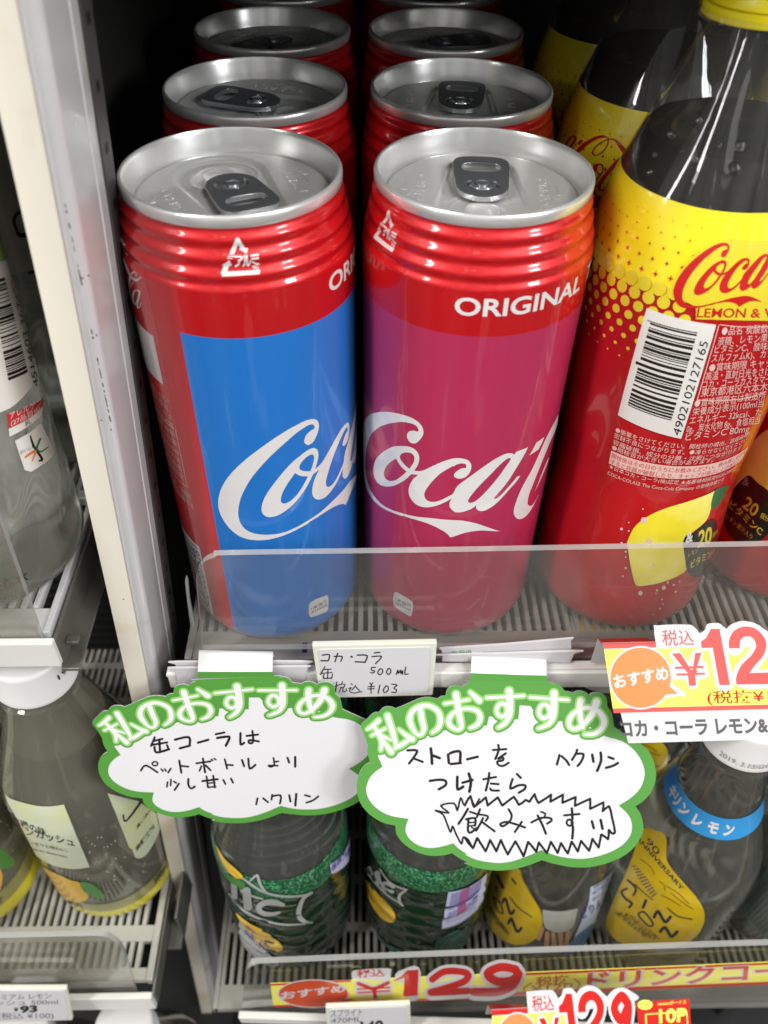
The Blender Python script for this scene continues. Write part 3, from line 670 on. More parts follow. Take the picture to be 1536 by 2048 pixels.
# lid angle: direction from rivet to finger hole, minus 90 deg, minus the spin of the can
can_b = make_can('front red can with the sky blue panel, pull tab pointing to the viewer', can_blue, 'blue', placeM(0, 0, 0), R(-64-90))
can_p = make_can('front red can with the magenta panel, right of the blue one', can_pink, 'pink', placeM(RX, RY, SPIN), R(86-90)-SPIN)
def rear(src, x, y, spin, ang, label):
    c = copy_tree(src); c.matrix_world = placeM(x, y, spin); c['label'] = label
    for k in kids(c):
        if k.name.startswith('lid'): k.matrix_basis = Matrix.Rotation(ang-spin, 4, 'Z')
        elif not k.name.startswith('body'): bpy.data.objects.remove(k)
    return c
rear(can_b, .2, 64.95, R(200), R(160-90), 'second red can of the left row, its tab turned left, dented rim')
rear(can_b, .35, 129.85, R(140), R(235-90), 'third red can of the left row, shadowed dark lid')
rear(can_b, .5, 194.7, R(90), R(20), 'hindmost red can of the left row, only its rim edge showing')
rear(can_p, 66.45, 66.4, R(170), R(83-90), 'second red can of the right row, tab hole turned to the back')
rear(can_p, 65.8, 131.3, R(210), R(10-90), 'third red can of the right row, its tab pointing right')
rear(can_p, 65.2, 196.2, R(250), R(40), 'hindmost red can of the right row at the top edge of the picture')
# ================================================================== cards and tags
card_green = mat('card_green_print', rgb(78, 142, 56), .38, coat=.5, coat_rough=.12, vary=.03)
card_pale = mat('card_pale_green_print', rgb(136, 190, 104), .38, coat=.5, coat_rough=.12, vary=.02)
card_white = mat('card_white_paper', rgb(210, 208, 210), .42, coat=.4, coat_rough=.15, vary=.02)
tab_white = mat('card_tab_white', rgb(232, 232, 232), .4, coat=.4, coat_rough=.1, vary=.02)
pen = mat('felt_pen', rgb(28, 28, 32), .35, vary=.35, nscale=500)
pen_thin = mat('pen_thin', rgb(22, 20, 20), .4, vary=.2, nscale=600)
clip_grey = mat('clip_grey_plastic', rgb(206, 202, 204), .4, vary=.05)
p_yellow = mat('print_yellow', rgb(250, 243, 104), .4, coat=.4, coat_rough=.1, vary=.02)
p_red = mat('print_red', rgb(234, 92, 88), .4, coat=.4, coat_rough=.1, vary=.02)
p_red2 = mat('print_strong_red', rgb(206, 34, 28), .4, coat=.4, coat_rough=.1, vary=.03)
p_orange = mat('print_orange', rgb(238, 142, 84), .4, coat=.4, coat_rough=.1, vary=.02)
p_dorange = mat('print_deep_orange', rgb(214, 78, 34), .4, coat=.4, coat_rough=.1, vary=.02)
p_white = mat('print_white', rgb(216, 214, 214), .4, coat=.4, coat_rough=.1, vary=.02)
p_grey = mat('print_grey', rgb(92, 92, 94), .45, vary=.03)
p_black = mat('print_black', rgb(34, 32, 32), .45, vary=.03)
tag_frame = mat('tag_holder_plastic', rgb(222, 222, 206), .32, vary=.04, coat=.3)
H1, H2, H3, H4 = tile(720, 1370, 5.908), tile(960, 1370, 5.486), tile(700, 1480, 5.908), tile(930, 1480, 3.938)
H5, H6 = tile(680, 1280, 5.12), tile(680, 1240, 2.363)
outer = H5([(1335, 420), (1330, 437), (1270, 462), (1245, 490, 1), (1215, 475), (1180, 468), (1130, 480), (1095, 515), (1085, 560), (1078, 575), (1040, 577), (1000, 605, 1), (970, 598), (900, 588), (820, 600), (750, 630), (640, 680), (565, 710, 1), (545, 695), (490, 688), (440, 702), (405, 740), (395, 750, 1), (350, 752), (310, 785), (265, 830), (225, 870), (216, 910), (236, 945)])
outer += H3([(205, 60), (205, 130), (215, 200), (238, 278, 1), (180, 312), (120, 390), (85, 500), (80, 600), (95, 690), (135, 790), (210, 880), (300, 950), (400, 1000), (490, 1022), (538, 1030, 1), (540, 1080), (560, 1150), (620, 1230), (710, 1300), (820, 1355), (940, 1385), (1060, 1385), (1150, 1370), (1208, 1352, 1), (1290, 1410), (1400, 1470)])
outer += H4([(0, 985), (100, 1020), (250, 1040), (380, 1030), (500, 1000), (610, 957, 1), (700, 985), (850, 1015), (1000, 1015), (1150, 980), (1280, 920), (1370, 830), (1415, 740), (1412, 660), (1390, 590), (1352, 535, 1), (1420, 490), (1480, 420), (1515, 320), (1510, 230), (1480, 140), (1420, 60)])
outer += H2([(1510, 490), (1475, 450), (1468, 400), (1455, 330), (1440, 290), (1402, 240), (1400, 190), (1390, 140), (1340, 95), (1270, 85), (1225, 95), (1200, 115, 1), (1170, 85), (1110, 65), (1060, 70), (1025, 85), (985, 75), (930, 65)])+H6([(1050, 318), (1030, 302), (1000, 300), (980, 292)])
inner = H3([(330, 200, 1), (385, 330, 1), (300, 390), (230, 470), (195, 570), (195, 640), (230, 730), (310, 820), (420, 890), (540, 925), (695, 945, 1), (665, 1030), (660, 1100), (700, 1180), (780, 1245), (880, 1285), (1000, 1290), (1120, 1265), (1225, 1232, 1), (1290, 1300), (1400, 1370)])
inner += H4([(0, 910), (100, 955), (250, 978), (360, 968), (480, 930), (605, 875, 1), (720, 920), (850, 945), (980, 945), (1120, 910), (1240, 850), (1310, 770), (1325, 690), (1300, 610), (1218, 525, 1), (1310, 470), (1390, 390), (1425, 280), (1400, 180), (1340, 90), (1240, 15)])+H2([(1380, 570), (1300, 520, 1), (1100, 400, 1), (860, 400, 1), (600, 300, 1), (552, 232, 1), (436, 222, 1), (420, 380, 1), (100, 345, 1)])+H1([(1500, 480, 1), (1250, 500, 1), (1000, 540, 1), (700, 640, 1), (400, 780, 1), (220, 840, 1)])
glyph = []                                                      # header words, as pen paths with widths in tile pixels
for P, w in (([(222, 428), (150, 495), (85, 535)], [48, 46, 22]), ([(138, 608), (300, 522)], 26), ([(165, 500), (225, 590), (258, 680), (246, 780)], [30, 60, 50, 28]), ([(215, 590), (300, 630), (372, 658)], [46, 34, 20]), ([(275, 668), (370, 800)], [36, 64]),
             ([(325, 372), (395, 590), (432, 735)], [60, 58, 34]), ([(412, 752), (480, 720), (600, 640)], [40, 50, 40]), ([(462, 530), (560, 610), (620, 645)], [22, 48, 62]),
             ([(712, 280), (735, 420), (757, 520), (722, 592), (660, 575), (605, 480), (588, 400), (622, 312), (720, 252), (830, 252), (930, 322), (950, 430), (920, 515), (850, 568)], [58, 60, 54, 36, 36, 58, 62, 50, 46, 46, 52, 58, 48, 26]),
             ([(1000, 222), (1290, 172)], 28), ([(1135, 112), (1158, 270), (1192, 450), (1195, 508), (1150, 530), (1075, 492), (1047, 430), (1078, 358), (1160, 298), (1280, 278), (1390, 310), (1422, 390), (1385, 470), (1300, 510)], [70, 66, 60, 44, 38, 48, 58, 46, 34, 38, 50, 56, 48, 28]), ([(1302, 85), (1408, 182)], [34, 68])):
    glyph.append((H1(P), [x/5.908 for x in w] if isinstance(w, list) else w/5.908))
for P, w in (([(70, 140), (480, 118)], 30), ([(318, 66), (327, 200), (322, 330), (272, 420), (200, 468)], [74, 74, 62, 48, 28]), ([(298, 262), (275, 212), (222, 205), (185, 255), (188, 310), (228, 345), (280, 330), (300, 280)], 40),
             ([(550, 135), (970, 165)], 28), ([(812, 90), (810, 230), (802, 350), (752, 430), (640, 478)], [74, 74, 62, 48, 28]), ([(764, 280), (740, 225), (690, 215), (650, 265), (650, 325), (692, 365), (748, 345), (766, 300)], 40),
             ([(1105, 175), (1095, 260), (1110, 400), (1132, 470)], [70, 66, 54, 40]), ([(1282, 190), (1232, 320), (1132, 440), (1040, 488), (982, 450), (985, 372), (1060, 290), (1180, 250), (1300, 290), (1365, 390), (1342, 480), (1262, 538), (1150, 545)], [80, 66, 50, 40, 46, 52, 44, 40, 50, 66, 56, 44, 30])):
    glyph.append((H2(P), [x/5.486 for x in w] if isinstance(w, list) else w/5.486))
def header(extra):
    out = []
    for P, w in glyph: out += stroke(P, [x+extra for x in w] if isinstance(w, list) else w+extra)
    return out
zig3 = [[(1015, 842), (1170, 870), (1075, 785), (1230, 755), (1270, 840), (1310, 690), (1355, 780), (1420, 670), (1465, 800), (1530, 700)], [(1015, 845), (1100, 890), (1145, 990), (1190, 1100), (1215, 1030), (1250, 1110), (1320, 1240), (1340, 1160), (1400, 1190), (1460, 1290), (1500, 1170), (1540, 1232)]]
zig4 = [(0, 520), (45, 445), (75, 530), (165, 455), (180, 520), (260, 455), (295, 520), (385, 450), (425, 515), (480, 475), (510, 490), (550, 430), (580, 500), (680, 435), (675, 490), (775, 435), (770, 500), (875, 455), (870, 525), (990, 470), (990, 550), (1095, 500), (1090, 570), (1140, 530), (1165, 620), (1190, 740), (1160, 745), (1140, 720), (1135, 795), (1080, 755), (1060, 860), (1010, 790), (985, 885), (920, 805), (895, 890), (845, 810), (815, 905), (760, 820), (735, 900), (680, 810), (650, 900), (585, 815), (565, 890), (500, 810), (465, 925), (400, 805), (340, 910), (285, 795), (250, 885), (200, 795), (165, 885), (100, 780), (65, 860), (0, 775)]
hand2 = []
for P, w in (([(680, 130), (790, 130), (770, 190), (700, 285)], 23), ([(755, 225), (860, 265)], 22), ([(955, 105), (965, 180), (970, 285)], 27), ([(985, 190), (1060, 218)], 26), ([(1160, 175), (1165, 235), (1170, 275)], 25), ([(1185, 160), (1240, 140), (1300, 140), (1305, 200), (1300, 270)], 26), ([(1195, 288), (1310, 275)], 24), ([(1385, 230), (1510, 200)], 24),
             ([(945, 490), (1060, 475), (1130, 490), (1130, 540), (1050, 590)], 24), ([(1270, 440), (1268, 510), (1275, 590), (1340, 555)], 26), ([(1330, 510), (1450, 475)], 24), ([(1405, 400), (1430, 500), (1412, 615)], 27),
             ([(1395, 820), (1350, 900), (1285, 1000)], 23), ([(1420, 855), (1495, 880)], 20), ([(1375, 945), (1480, 932), (1480, 1020)], 22), ([(1402, 950), (1397, 1080), (1430, 1103), (1500, 1050)], 22), ([(1415, 985), (1470, 980)], 15), ([(1415, 1025), (1470, 1018)], 15), ([(1440, 1040), (1490, 1070)], 16)): hand2 += stroke(H3(P), w*1.3/5.908)
for P in zig3: hand2 += stroke(H3(P), 23/5.908)
for P, w in (([(220, 80), (325, 72)], 14), ([(262, 40), (266, 80), (240, 150)], 15), ([(322, 106), (262, 148), (300, 140), (298, 162), (256, 170), (262, 196), (300, 206), (345, 180)], 14), ([(745, 120), (738, 150), (725, 195)], 15), ([(762, 130), (800, 165), (822, 200)], 15), ([(885, 80), (875, 110), (845, 160)], 15), ([(880, 112), (935, 115), (920, 170), (890, 208)], 15), ([(1005, 120), (1015, 175)], 17), ([(1072, 105), (1075, 170), (1045, 248)], 17), ([(1135, 140), (1175, 155)], 16), ([(1115, 225), (1170, 210), (1210, 188)], 16),
             ([(145, 312), (245, 293)], 14), ([(192, 262), (185, 320), (165, 400)], 15), ([(205, 345), (265, 350)], 14), ([(200, 385), (212, 400), (268, 401)], 14), ([(410, 270), (440, 300)], 15), ([(375, 310), (358, 385), (420, 360), (475, 360), (470, 390), (425, 418)], 15), ([(120, 550), (95, 612)], 14), ([(110, 590), (182, 605), (165, 642)], 13), ([(142, 620), (125, 660), (90, 720)], 14), ([(135, 650), (235, 725)], 14),
             ([(345, 550), (370, 600), (350, 650), (300, 685), (280, 667), (330, 650), (420, 675), (475, 695)], 14), ([(450, 650), (395, 730)], 14), ([(525, 655), (600, 620), (670, 620), (685, 640), (650, 665)], 14), ([(600, 570), (635, 585), (630, 605)], 12), ([(575, 600), (610, 670), (640, 745)], 15), ([(785, 600), (905, 590)], 14), ([(845, 545), (850, 620), (845, 660), (855, 700), (850, 785)], 16), ([(850, 640), (815, 635), (805, 665), (830, 685), (855, 660)], 13), ([(1005, 650), (1020, 705)], 16), ([(1075, 640), (1090, 710)], 17)): hand2 += stroke(H4(P), w*1.3/3.938)
hand2 += stroke(H4(zig4), 19/3.938, n=2)
K1 = tile(250, 1450, 3.572); hand1 = []
for P, w in (([(210, 95), (183, 158)], 12), ([(200, 122), (265, 105)], 12), ([(190, 150), (300, 130)], 12), ([(243, 115), (248, 200)], 13), ([(208, 165), (222, 205), (312, 180)], 13), ([(298, 150), (310, 180)], 12), ([(355, 110), (455, 90), (460, 150)], 13), ([(390, 172), (462, 152)], 13), ([(520, 130), (595, 108)], 13), ([(648, 68), (710, 55)], 12), ([(658, 95), (742, 85), (735, 120), (720, 150)], 14), ([(825, 60), (825, 140), (850, 130)], 13), ([(868, 80), (950, 70)], 12), ([(910, 45), (915, 95), (910, 130), (885, 130), (890, 110), (955, 120)], 12),
             ([(108, 340), (145, 300), (228, 350)], 11), ([(190, 285), (205, 272), (228, 278), (225, 298), (200, 300), (190, 285)], 9), ([(255, 325), (268, 340)], 10), ([(280, 325), (290, 340)], 10), ([(325, 320), (305, 350)], 10), ([(385, 262), (400, 350)], 12), ([(398, 300), (450, 305)], 11), ([(508, 280), (610, 265)], 11), ([(555, 245), (570, 345)], 12), ([(545, 300), (530, 335)], 10), ([(575, 295), (610, 330)], 11), ([(615, 250), (625, 258)], 9), ([(635, 245), (648, 252)], 9), ([(712, 250), (728, 318)], 11), ([(728, 290), (770, 292)], 11), ([(835, 255), (850, 300)], 12), ([(880, 245), (890, 318), (930, 290)], 12), ([(1060, 240), (1065, 290), (1040, 305), (1025, 295), (1090, 297)], 10), ([(1062, 270), (1095, 265)], 10), ([(1160, 240), (1172, 275)], 12), ([(1215, 235), (1215, 305)], 13),
             ([(300, 420), (295, 455)], 10), ([(325, 400), (322, 445)], 10), ([(345, 415), (362, 425)], 10), ([(382, 430), (350, 478)], 11), ([(450, 395), (450, 440), (470, 465), (495, 450)], 12), ([(550, 410), (660, 395)], 12), ([(580, 375), (590, 455)], 11), ([(628, 370), (640, 455)], 11), ([(590, 455), (645, 450)], 10), ([(592, 425), (640, 420)], 9), ([(700, 400), (715, 430)], 11), ([(755, 390), (770, 420)], 11), ([(945, 535), (935, 580)], 11), ([(985, 535), (1020, 565)], 11), ([(1050, 510), (1045, 545)], 11), ([(1052, 520), (1110, 515), (1105, 575)], 11), ([(1172, 515), (1180, 560)], 12), ([(1222, 505), (1215, 590)], 13), ([(1285, 515), (1320, 525)], 11), ([(1295, 570), (1340, 555), (1380, 525)], 11)): hand1 += stroke(K1(P), w*1.3/3.572)
# the left card is the same print: projective map between the two cards in the photograph
def solve(A, b):
    n = len(A); M = [r[:]+[v] for r, v in zip(A, b)]
    for i in range(n):
        p = max(range(i, n), key=lambda r: abs(M[r][i])); M[i], M[p] = M[p], M[i]
        for r in range(n):
            if r != i:
                k = M[r][i]/M[i][i]; M[r] = [x-k*y for x, y in zip(M[r], M[i])]
    return [M[i][n]/M[i][i] for i in range(n)]
def homography(pairs):
    c = (900, 1550); rows, rhs = [], []
    for (x, y), (X, Y) in pairs:
        x, y = (x-c[0])/300, (y-c[1])/300
        rows += [[x, y, 1, 0, 0, 0, -X*x, -X*y], [0, 0, 0, x, y, 1, -Y*x, -Y*y]]; rhs += [X, Y]
    n = 8; ATA = [[sum(r[i]*r[j] for r in rows) for j in range(n)] for i in range(n)]; ATb = [sum(r[i]*v for r, v in zip(rows, rhs)) for i in range(n)]
    h = solve(ATA, ATb)
    def f(p):
        x, y = (p[0]-c[0])/300, (p[1]-c[1])/300; w = h[6]*x+h[7]*y+1
        return ((h[0]*x+h[1]*y+h[2])/w, (h[3]*x+h[4]*y+h[5])/w)
    return f
to1 = homography([((734.4, 1460.6), (197, 1456)), ((1166, 1469.3), (623, 1435.8)), ((817.6, 1640), (305.8, 1589.7)), ((1083.6, 1702.2), (559.1, 1615.6)), ((1239.3, 1613.3), (699.5, 1541.5)), ((907.3, 1688.5), (398.7, 1618)), ((765.2, 1535.9), (238.3, 1514.2)), ((943, 1362), (396, 1356)), ((1093, 1362), (548, 1353))])
def hang(px, py, y, tilt, roll=0.0):
    """plane of a card hung from the rail: leaning out at the bottom"""
    O = at(px, py, y=y); U = Vector((math.cos(roll), 0, math.sin(roll))); t = math.radians(tilt)
    return Plane(O, U, Vector((0, math.sin(t), math.cos(t))))
def mp(polys, f): return polys if f is None else [[f(p) for p in q] for q in polys]
def pop_card(label, pl, f, writing, tab, clip):
    t = thing('recommendation_card', label, 'sign', pl.M, 'cloud shaped green recommendation cards')
    so = mp([smooth(outer, 3)], f)[0]
    b = prism('card', [pl.uv(*p) for p in so], -.45, 0, [card_green, card_white], t, warp=pl)
    for p in b.data.polygons:
        if abs(p.normal.z) < .6 or p.normal.z < 0: p.material_index = 1
    decal('writing_area', pl, mp([smooth(inner, 3)], f), card_white, t, .02)
    decal('title_border', pl, mp(header(96/5.9), f), card_green, t, .045)
    decal('title_border', pl, mp(header(48/5.9), f), card_pale, t, .07)
    decal('title_lettering', pl, mp(header(0), f), p_white, t, .095)
    decal('handwriting', pl, writing, pen, t, .06)
    # folded tab over the rail
    (ax, ay), (bx, by), (cx, cy), (dx, dy), (ex, ey), (fx, fy) = tab
    inv = pl.M.inverted()
    def loc(p): return (inv @ (Vector(p)*MM))/MM
    fold = [pl.pt(*pl.uv(cx, cy)), pl.pt(*pl.uv(dx, dy))]; N = 7; vs, fs, mi = [], [], []
    top = [loc(at(ax, ay, y=-43.2)), loc(at(bx, by, y=-43.2))]
    back = [q+(inv.to_3x3() @ Vector((0, 0, -9))).normalized()*9+(inv.to_3x3() @ Vector((0, 1, 0))).normalized()*1.6 for q in top]
    gl, gr = pl.pt(*pl.uv(ex, ey)), pl.pt(*pl.uv(fx, fy))
    rows_ = [(fold[0], fold[1])]
    mid = [(gl+Vector((0, 0, .25))), (gr+Vector((0, 0, .25)))]
    rows_ += [(mid[0], mid[1]), (mid[0].lerp(top[0], .5)+Vector((0, 0, .35)), mid[1].lerp(top[1], .5)+Vector((0, 0, .35))), (mid[0].lerp(top[0], .85)+Vector((0, 0, .2)), mid[1].lerp(top[1], .85)+Vector((0, 0, .2))), tuple(top), (top[0].lerp(back[0], .25), top[1].lerp(back[1], .25)), tuple(back)]
    for l, r in rows_: vs += [l, r]
    for i in range(len(rows_)-1): fs.append((2*i, 2*i+1, 2*i+3, 2*i+2)); mi.append(0 if i == 0 else 1)
    o = mesh('hanging_tab', vs, fs, [card_green, tab_white], t, mi=mi); md = o.modifiers.new('s', 'SOLIDIFY'); md.thickness = .4*MM; md.offset = -1
    for p in o.data.polygons: p.use_smooth = p.index > 0
    for k, (poly, y) in enumerate(clip):
        q = Plane((0, y, 0), (1, 0, 0), (0, 0, 1)); c = prism('clip_plate', [q.uv(*p) for p in smooth(poly, 3)], -.8, 0, clip_grey, t, bevel=.2)
        c.matrix_basis = inv @ q.M
    return t
P2 = hang(1015, 1362, -51.5, 40); P1 = hang(470, 1357, -51, 22)
P2.bend = (-.0004, -.0002); P1.bend = (-.0004, -.0003)
clip2 = [([(884, 1302), (888, 1297), (1000, 1290), (1136, 1278), (1142, 1282), (1143, 1318, 1), (884, 1322, 1)], -43.4), ([(885, 1323, 1), (886, 1312), (890, 1311), (1148, 1303), (1148, 1308), (1140, 1325, 1)], -44.9)]
clip1 = [([(351, 1330), (355, 1324), (605, 1323), (614, 1330), (615, 1345, 1), (352, 1345, 1)], -45.8), ([(350, 1342), (354, 1336), (600, 1333), (614, 1336), (612, 1345, 1), (600, 1400, 1), (366, 1400, 1), (360, 1378, 1)], -47.4)]
pop2 = pop_card('green bordered cloud card with zigzag pen frame, in front of the other cloud card', P2, None, hand2, [(943, 1302), (1093, 1310), (940.7, 1363), (1094, 1364), (942, 1346), (1093, 1351)], clip2)
pop1 = pop_card('green bordered cloud card partly hidden behind the right cloud card, four short pen lines', P1, to1, hand1, [(398, 1300), (546, 1303), (395.5, 1357), (547.5, 1354), (396, 1343), (545, 1343)], clip1)
o = decal('printed_text', Plane((0, -43.4, 0), (1, 0, 0), (0, 0, 1)), text_box('専用の', (900, 1318), (943, 1313), (1, -19), .01), mat('print_leaf_green', rgb(110, 170, 110), .5), pop2, .05)
o.matrix_basis = pop2.matrix_basis.inverted() @ Plane((0, -43.4, 0), (1, 0, 0), (0, 0, 1)).M

# ---- handwritten price tag
def tag_card(name, label, pl, corners, inset, parts, group='shelf edge price tags'):
    t = thing(name, label, 'price tag', pl.M, group)
    q = [pl.uv(*c) for c in corners]; us = [a for a, b in q]; vs = [b for a, b in q]
    def shrink(k): 
        cx, cy = sum(us)/4, sum(vs)/4
        return [(u+(k if u < cx else -k), v+(k if v < cy else -k)) for u, v in q]
    prism('holder', q, -2.2, 0, tag_frame, t, bevel=.45)
    def rounded(s, r):
        out = []
        for i in range(4):
            p, a, b = Vector(s[i]), Vector(s[i-1]), Vector(s[(i+1) % 4])
            p0 = p+(a-p).normalized()*r; p1 = p+(b-p).normalized()*r
            out += [tuple(p0), tuple((p0+p1)/2*.45+p*.55), tuple(p1)]
        return out
    prism('card', rounded(shrink(inset), 1.6), 0.02, .25, card_white, t)
    for nm, polys, m in parts: decal(nm, pl, polys, m, t, .30)
    return t
TH = tile(620, 1280, 5.69); tw = []
for P, w in (([(140, 165), (220, 160), (210, 225)], 11), ([(125, 228), (205, 230)], 12), ([(275, 180), (365, 180), (350, 235)], 11), ([(315, 145), (285, 240)], 11), ([(470, 183), (478, 185)], 16), ([(540, 165), (650, 170), (625, 245)], 12), ([(515, 240), (630, 245)], 12), ([(730, 140), (795, 133)], 11), ([(705, 182), (815, 180), (745, 262)], 11), ([(170, 295), (120, 385)], 10), ([(165, 328), (240, 325)], 10), ([(135, 372), (250, 362)], 9), ([(205, 330), (200, 420)], 10), ([(160, 385), (155, 428), (245, 425)], 11), ([(255, 380), (248, 428)], 10),
             ([(745, 305), (705, 305), (700, 335), (735, 345), (720, 368), (690, 362)], 10), ([(790, 325), (770, 365), (795, 388), (825, 360), (820, 325), (790, 322)], 10), ([(890, 320), (870, 360), (895, 385), (920, 355), (910, 320), (888, 319)], 10), ([(980, 385), (1000, 335), (1005, 375), (1030, 335), (1035, 375), (1055, 340), (1052, 385)], 10), ([(1090, 300), (1078, 380), (1115, 378)], 10),
             ([(240, 540), (340, 500)], 8), ([(305, 470), (290, 595)], 9), ([(300, 535), (265, 580)], 8), ([(370, 465), (360, 490)], 8), ([(345, 500), (395, 495), (385, 530), (345, 532)], 8), ([(355, 535), (330, 590)], 8), ([(380, 530), (375, 580), (415, 570), (410, 545)], 8), ([(470, 490), (480, 500)], 10), ([(440, 545), (470, 535), (450, 575), (500, 595), (590, 580)], 9), ([(520, 510), (480, 560)], 9), ([(515, 520), (565, 570)], 9), ([(680, 480), (700, 510)], 9), ([(715, 478), (695, 515), (695, 600)], 9), ([(660, 525), (735, 520)], 9), ([(655, 550), (730, 545)], 9), ([(795, 505), (775, 598)], 10), ([(865, 515), (835, 560), (850, 590), (885, 570), (890, 525), (863, 514)], 10), ([(930, 495), (990, 505), (955, 540), (985, 560), (970, 590), (930, 585)], 10)): tw += stroke(TH(P), w*1.3/5.69)
plT = hang(750, 1330, -49.0, 3)
tag_card('price_tag', 'handwritten white tag with three pen lines and 103 yen below the cans', plT, [(624, 1291), (874, 1286), (866, 1391), (640, 1397)], 2.0, [('handwriting', tw, pen_thin)])
# ---- printed tags
a = at(735, 2012, y=-109); plU = Plane(a, (1, 0, .03), (0, .12, 1))
tag_card('price_tag', 'printed white tag on the lower right rail below the bottle with the green label', plU, [(651, 2016), (820, 2008), (826, 2092), (660, 2100)], 1.8,
         [('printed_text', text_box('スプライト', (662, 2033), (725, 2029), (0, -17))+text_box('470ML', (663, 2046), (724, 2042), (0, -14)), p_grey), ('price', text_box('140', (722, 2064), (768, 2060), (0, -30), .035)+text_box('¥', (706, 2063), (716, 2062), (0, -18), .02), p_black)])
a = at(66, 2000, y=e4.y-12); plV = Plane(a, (1, 0, -.01), (0, .12, 1))
tag_card('price_tag', 'printed white tag with 93 yen in bold at the lower left edge', plV, [(-60, 1978), (133, 1978), (144, 2041), (-55, 2046)], 1.3,
         [('printed_text', text_box('レミアム レモン', (-12, 1998), (103, 1995), (0, -12))+text_box('ッシュ 500ml', (-8, 2009), (116, 2007), (0, -12))+text_box('(税込 ¥100)', (-4, 2036), (107, 2035), (0, -14)), p_grey), ('price', text_box('93', (40, 2024), (75, 2022), (0, -18), .05)+text_box('¥', (28, 2022), (37, 2021), (0, -11), .03), p_black)])

# ---- yellow price cards
YT = tile(1190, 1240, 4.439)
bubble = YT([(540, 215, 1), (528, 130), (540, 80), (580, 48), (820, 42), (880, 62), (930, 120, 1), (975, 95), (990, 52), (1020, 32), (1100, 30), (1140, 60), (1170, 82, 1), (1215, 40), (1310, 10), (1420, 30), (1500, 80), (1560, 120, 1), (1640, 60), (1740, 40), (1850, 70), (1930, 160), (1960, 260, 1)])
ring = YT([(130+275+0, 0)])
def circ_px(cx, cy, rx, ry, n=40, rot=0): return [(cx+rx*math.cos(2*math.pi*k/n), cy+ry*math.sin(2*math.pi*k/n)) for k in range(n)]
def price_card(label, pl, f, wide, more, yy=p_yellow, rr=p_red):
    t = thing('price_card', label, 'sign', pl.M, 'yellow and red price cards clipped to the rails')
    F = lambda P: mp([YT(p) for p in P], f)
    X = wide
    face = YT([(68, 205, 1), (545, 195, 1)])+bubble[1:-1]+YT([(X, 240, 1), (X, 1046, 1), (298, 1094, 1)])
    o = prism('card', [pl.uv(*p) for p in mp([smooth(face, 4)], f)[0]], -.4, 0, p_white, t)
    decal('print_panel', pl, F([[(80, 262), (X-2, 225), (X-2, 735), (158, 785)]]), yy, t, .02)
    decals('print_stripe', pl, F([[(69, 207), (545, 197), (545, 243), (79, 256)], [(158, 786), (X-2, 737), (X-2, 777), (168, 826)]]), rr, t, .025)
    decal('print_outline', pl, F([circ_px(405, 512, 284, 283)])+mp([smooth(YT([(520, 45, 1), (580, 48), (820, 42), (880, 62), (930, 130), (930, 240, 1), (545, 248, 1), (530, 130)]), 4)], f)+mp(strokes([YT([(640, 560), (790, 660, 1)])], 40/4.439, sm=False), f)+F([[(640, 520), (690, 560), (705, 600), (775, 668), (640, 690), (560, 720)]])
          + mp(stroke(YT([(985, 195), (1065, 110), (1150, 560)]), 160/4.439, sm=False), f)+mp(stroke(YT([(1240, 230), (1300, 120), (1400, 110), (1470, 200), (1440, 310), (1330, 440), (1310, 520), (1560, 520)]), 170/4.439), f)+mp(strokes([YT([(715, 310), (840, 470)]), YT([(910, 305), (850, 470)]), YT([(845, 460), (868, 560)]), YT([(725, 420), (950, 412)]), YT([(730, 480), (960, 472)])], 105/4.439, sm=False), f)
          + mp(stroke(YT([(1840, 200), (1740, 130), (1650, 220), (1740, 320), (1840, 210), (1800, 420), (1680, 520)]), 160/4.439), f), p_white, t, .035)
    decal('speech_bubble', pl, F([circ_px(405, 512, 268, 267), [(600, 600), (665, 590), (735, 655), (620, 662)]]), p_orange, t, .05)
    one = YT([(940, 190), (985, 160), (1028, 78), (1105, 78), (1197, 575), (1105, 577), (1045, 245), (945, 248)])
    two = smooth(YT([(1190, 250, 1), (1190, 180), (1230, 100), (1320, 58), (1420, 75), (1500, 150), (1520, 230), (1490, 320), (1420, 400), (1370, 470, 1), (1545, 466, 1), (1545, 568, 1), (1255, 572, 1), (1255, 500), (1300, 400), (1390, 310), (1430, 230), (1400, 160), (1340, 145), (1290, 180), (1285, 250, 1)]), 4)
    nine = stroke(YT([(1830, 190), (1740, 115), (1650, 220), (1740, 330), (1835, 210), (1800, 430), (1670, 525)]), 92/4.439)
    yen = [YT(q) for q in ([(683, 298), (755, 292), (850, 440), (905, 440), (900, 480), (830, 480)], [(868, 440), (890, 292), (946, 290), (885, 470), (840, 470)], [(822, 470), (885, 465), (898, 580), (836, 585)], [(708, 415), (962, 407), (965, 427), (711, 435)], [(720, 475), (973, 467), (976, 485), (722, 493)])]
    decal('price', pl, mp([one, two]+nine+yen, f), rr, t, .06)
    w = text_box('税込', (1190+600/4.439, 1240+215/4.439), (1190+882/4.439, 1240+212/4.439), (-3.5, -34), .008)
    decal('lettering', pl, mp(w, f), rr, t, .06)
    w = text_box('おすすめ', (1229, 1375), (1338, 1356), (-5, -30), .035)
    decal('lettering', pl, mp(w, f), p_white, t, .07)
    w = text_box('(税抜¥120)', (1415, 1405), (1600, 1400), (-3, -27), .01)
    decal('lettering', pl, mp(w, f), p_red2, t, .045)
    if more: more(pl, t)
    # folded red top over the rail and its plastic clip
    inv = pl.M.inverted()
    q = mp([YT([(68, 205), (545, 195), (455, 158), (28, 166)])], f)[0]
    A0, A1 = pl.pt(*pl.uv(*q[0])), pl.pt(*pl.uv(*q[1]))
    yb = (pl.M @ (A0*MM)).y/MM+6.5
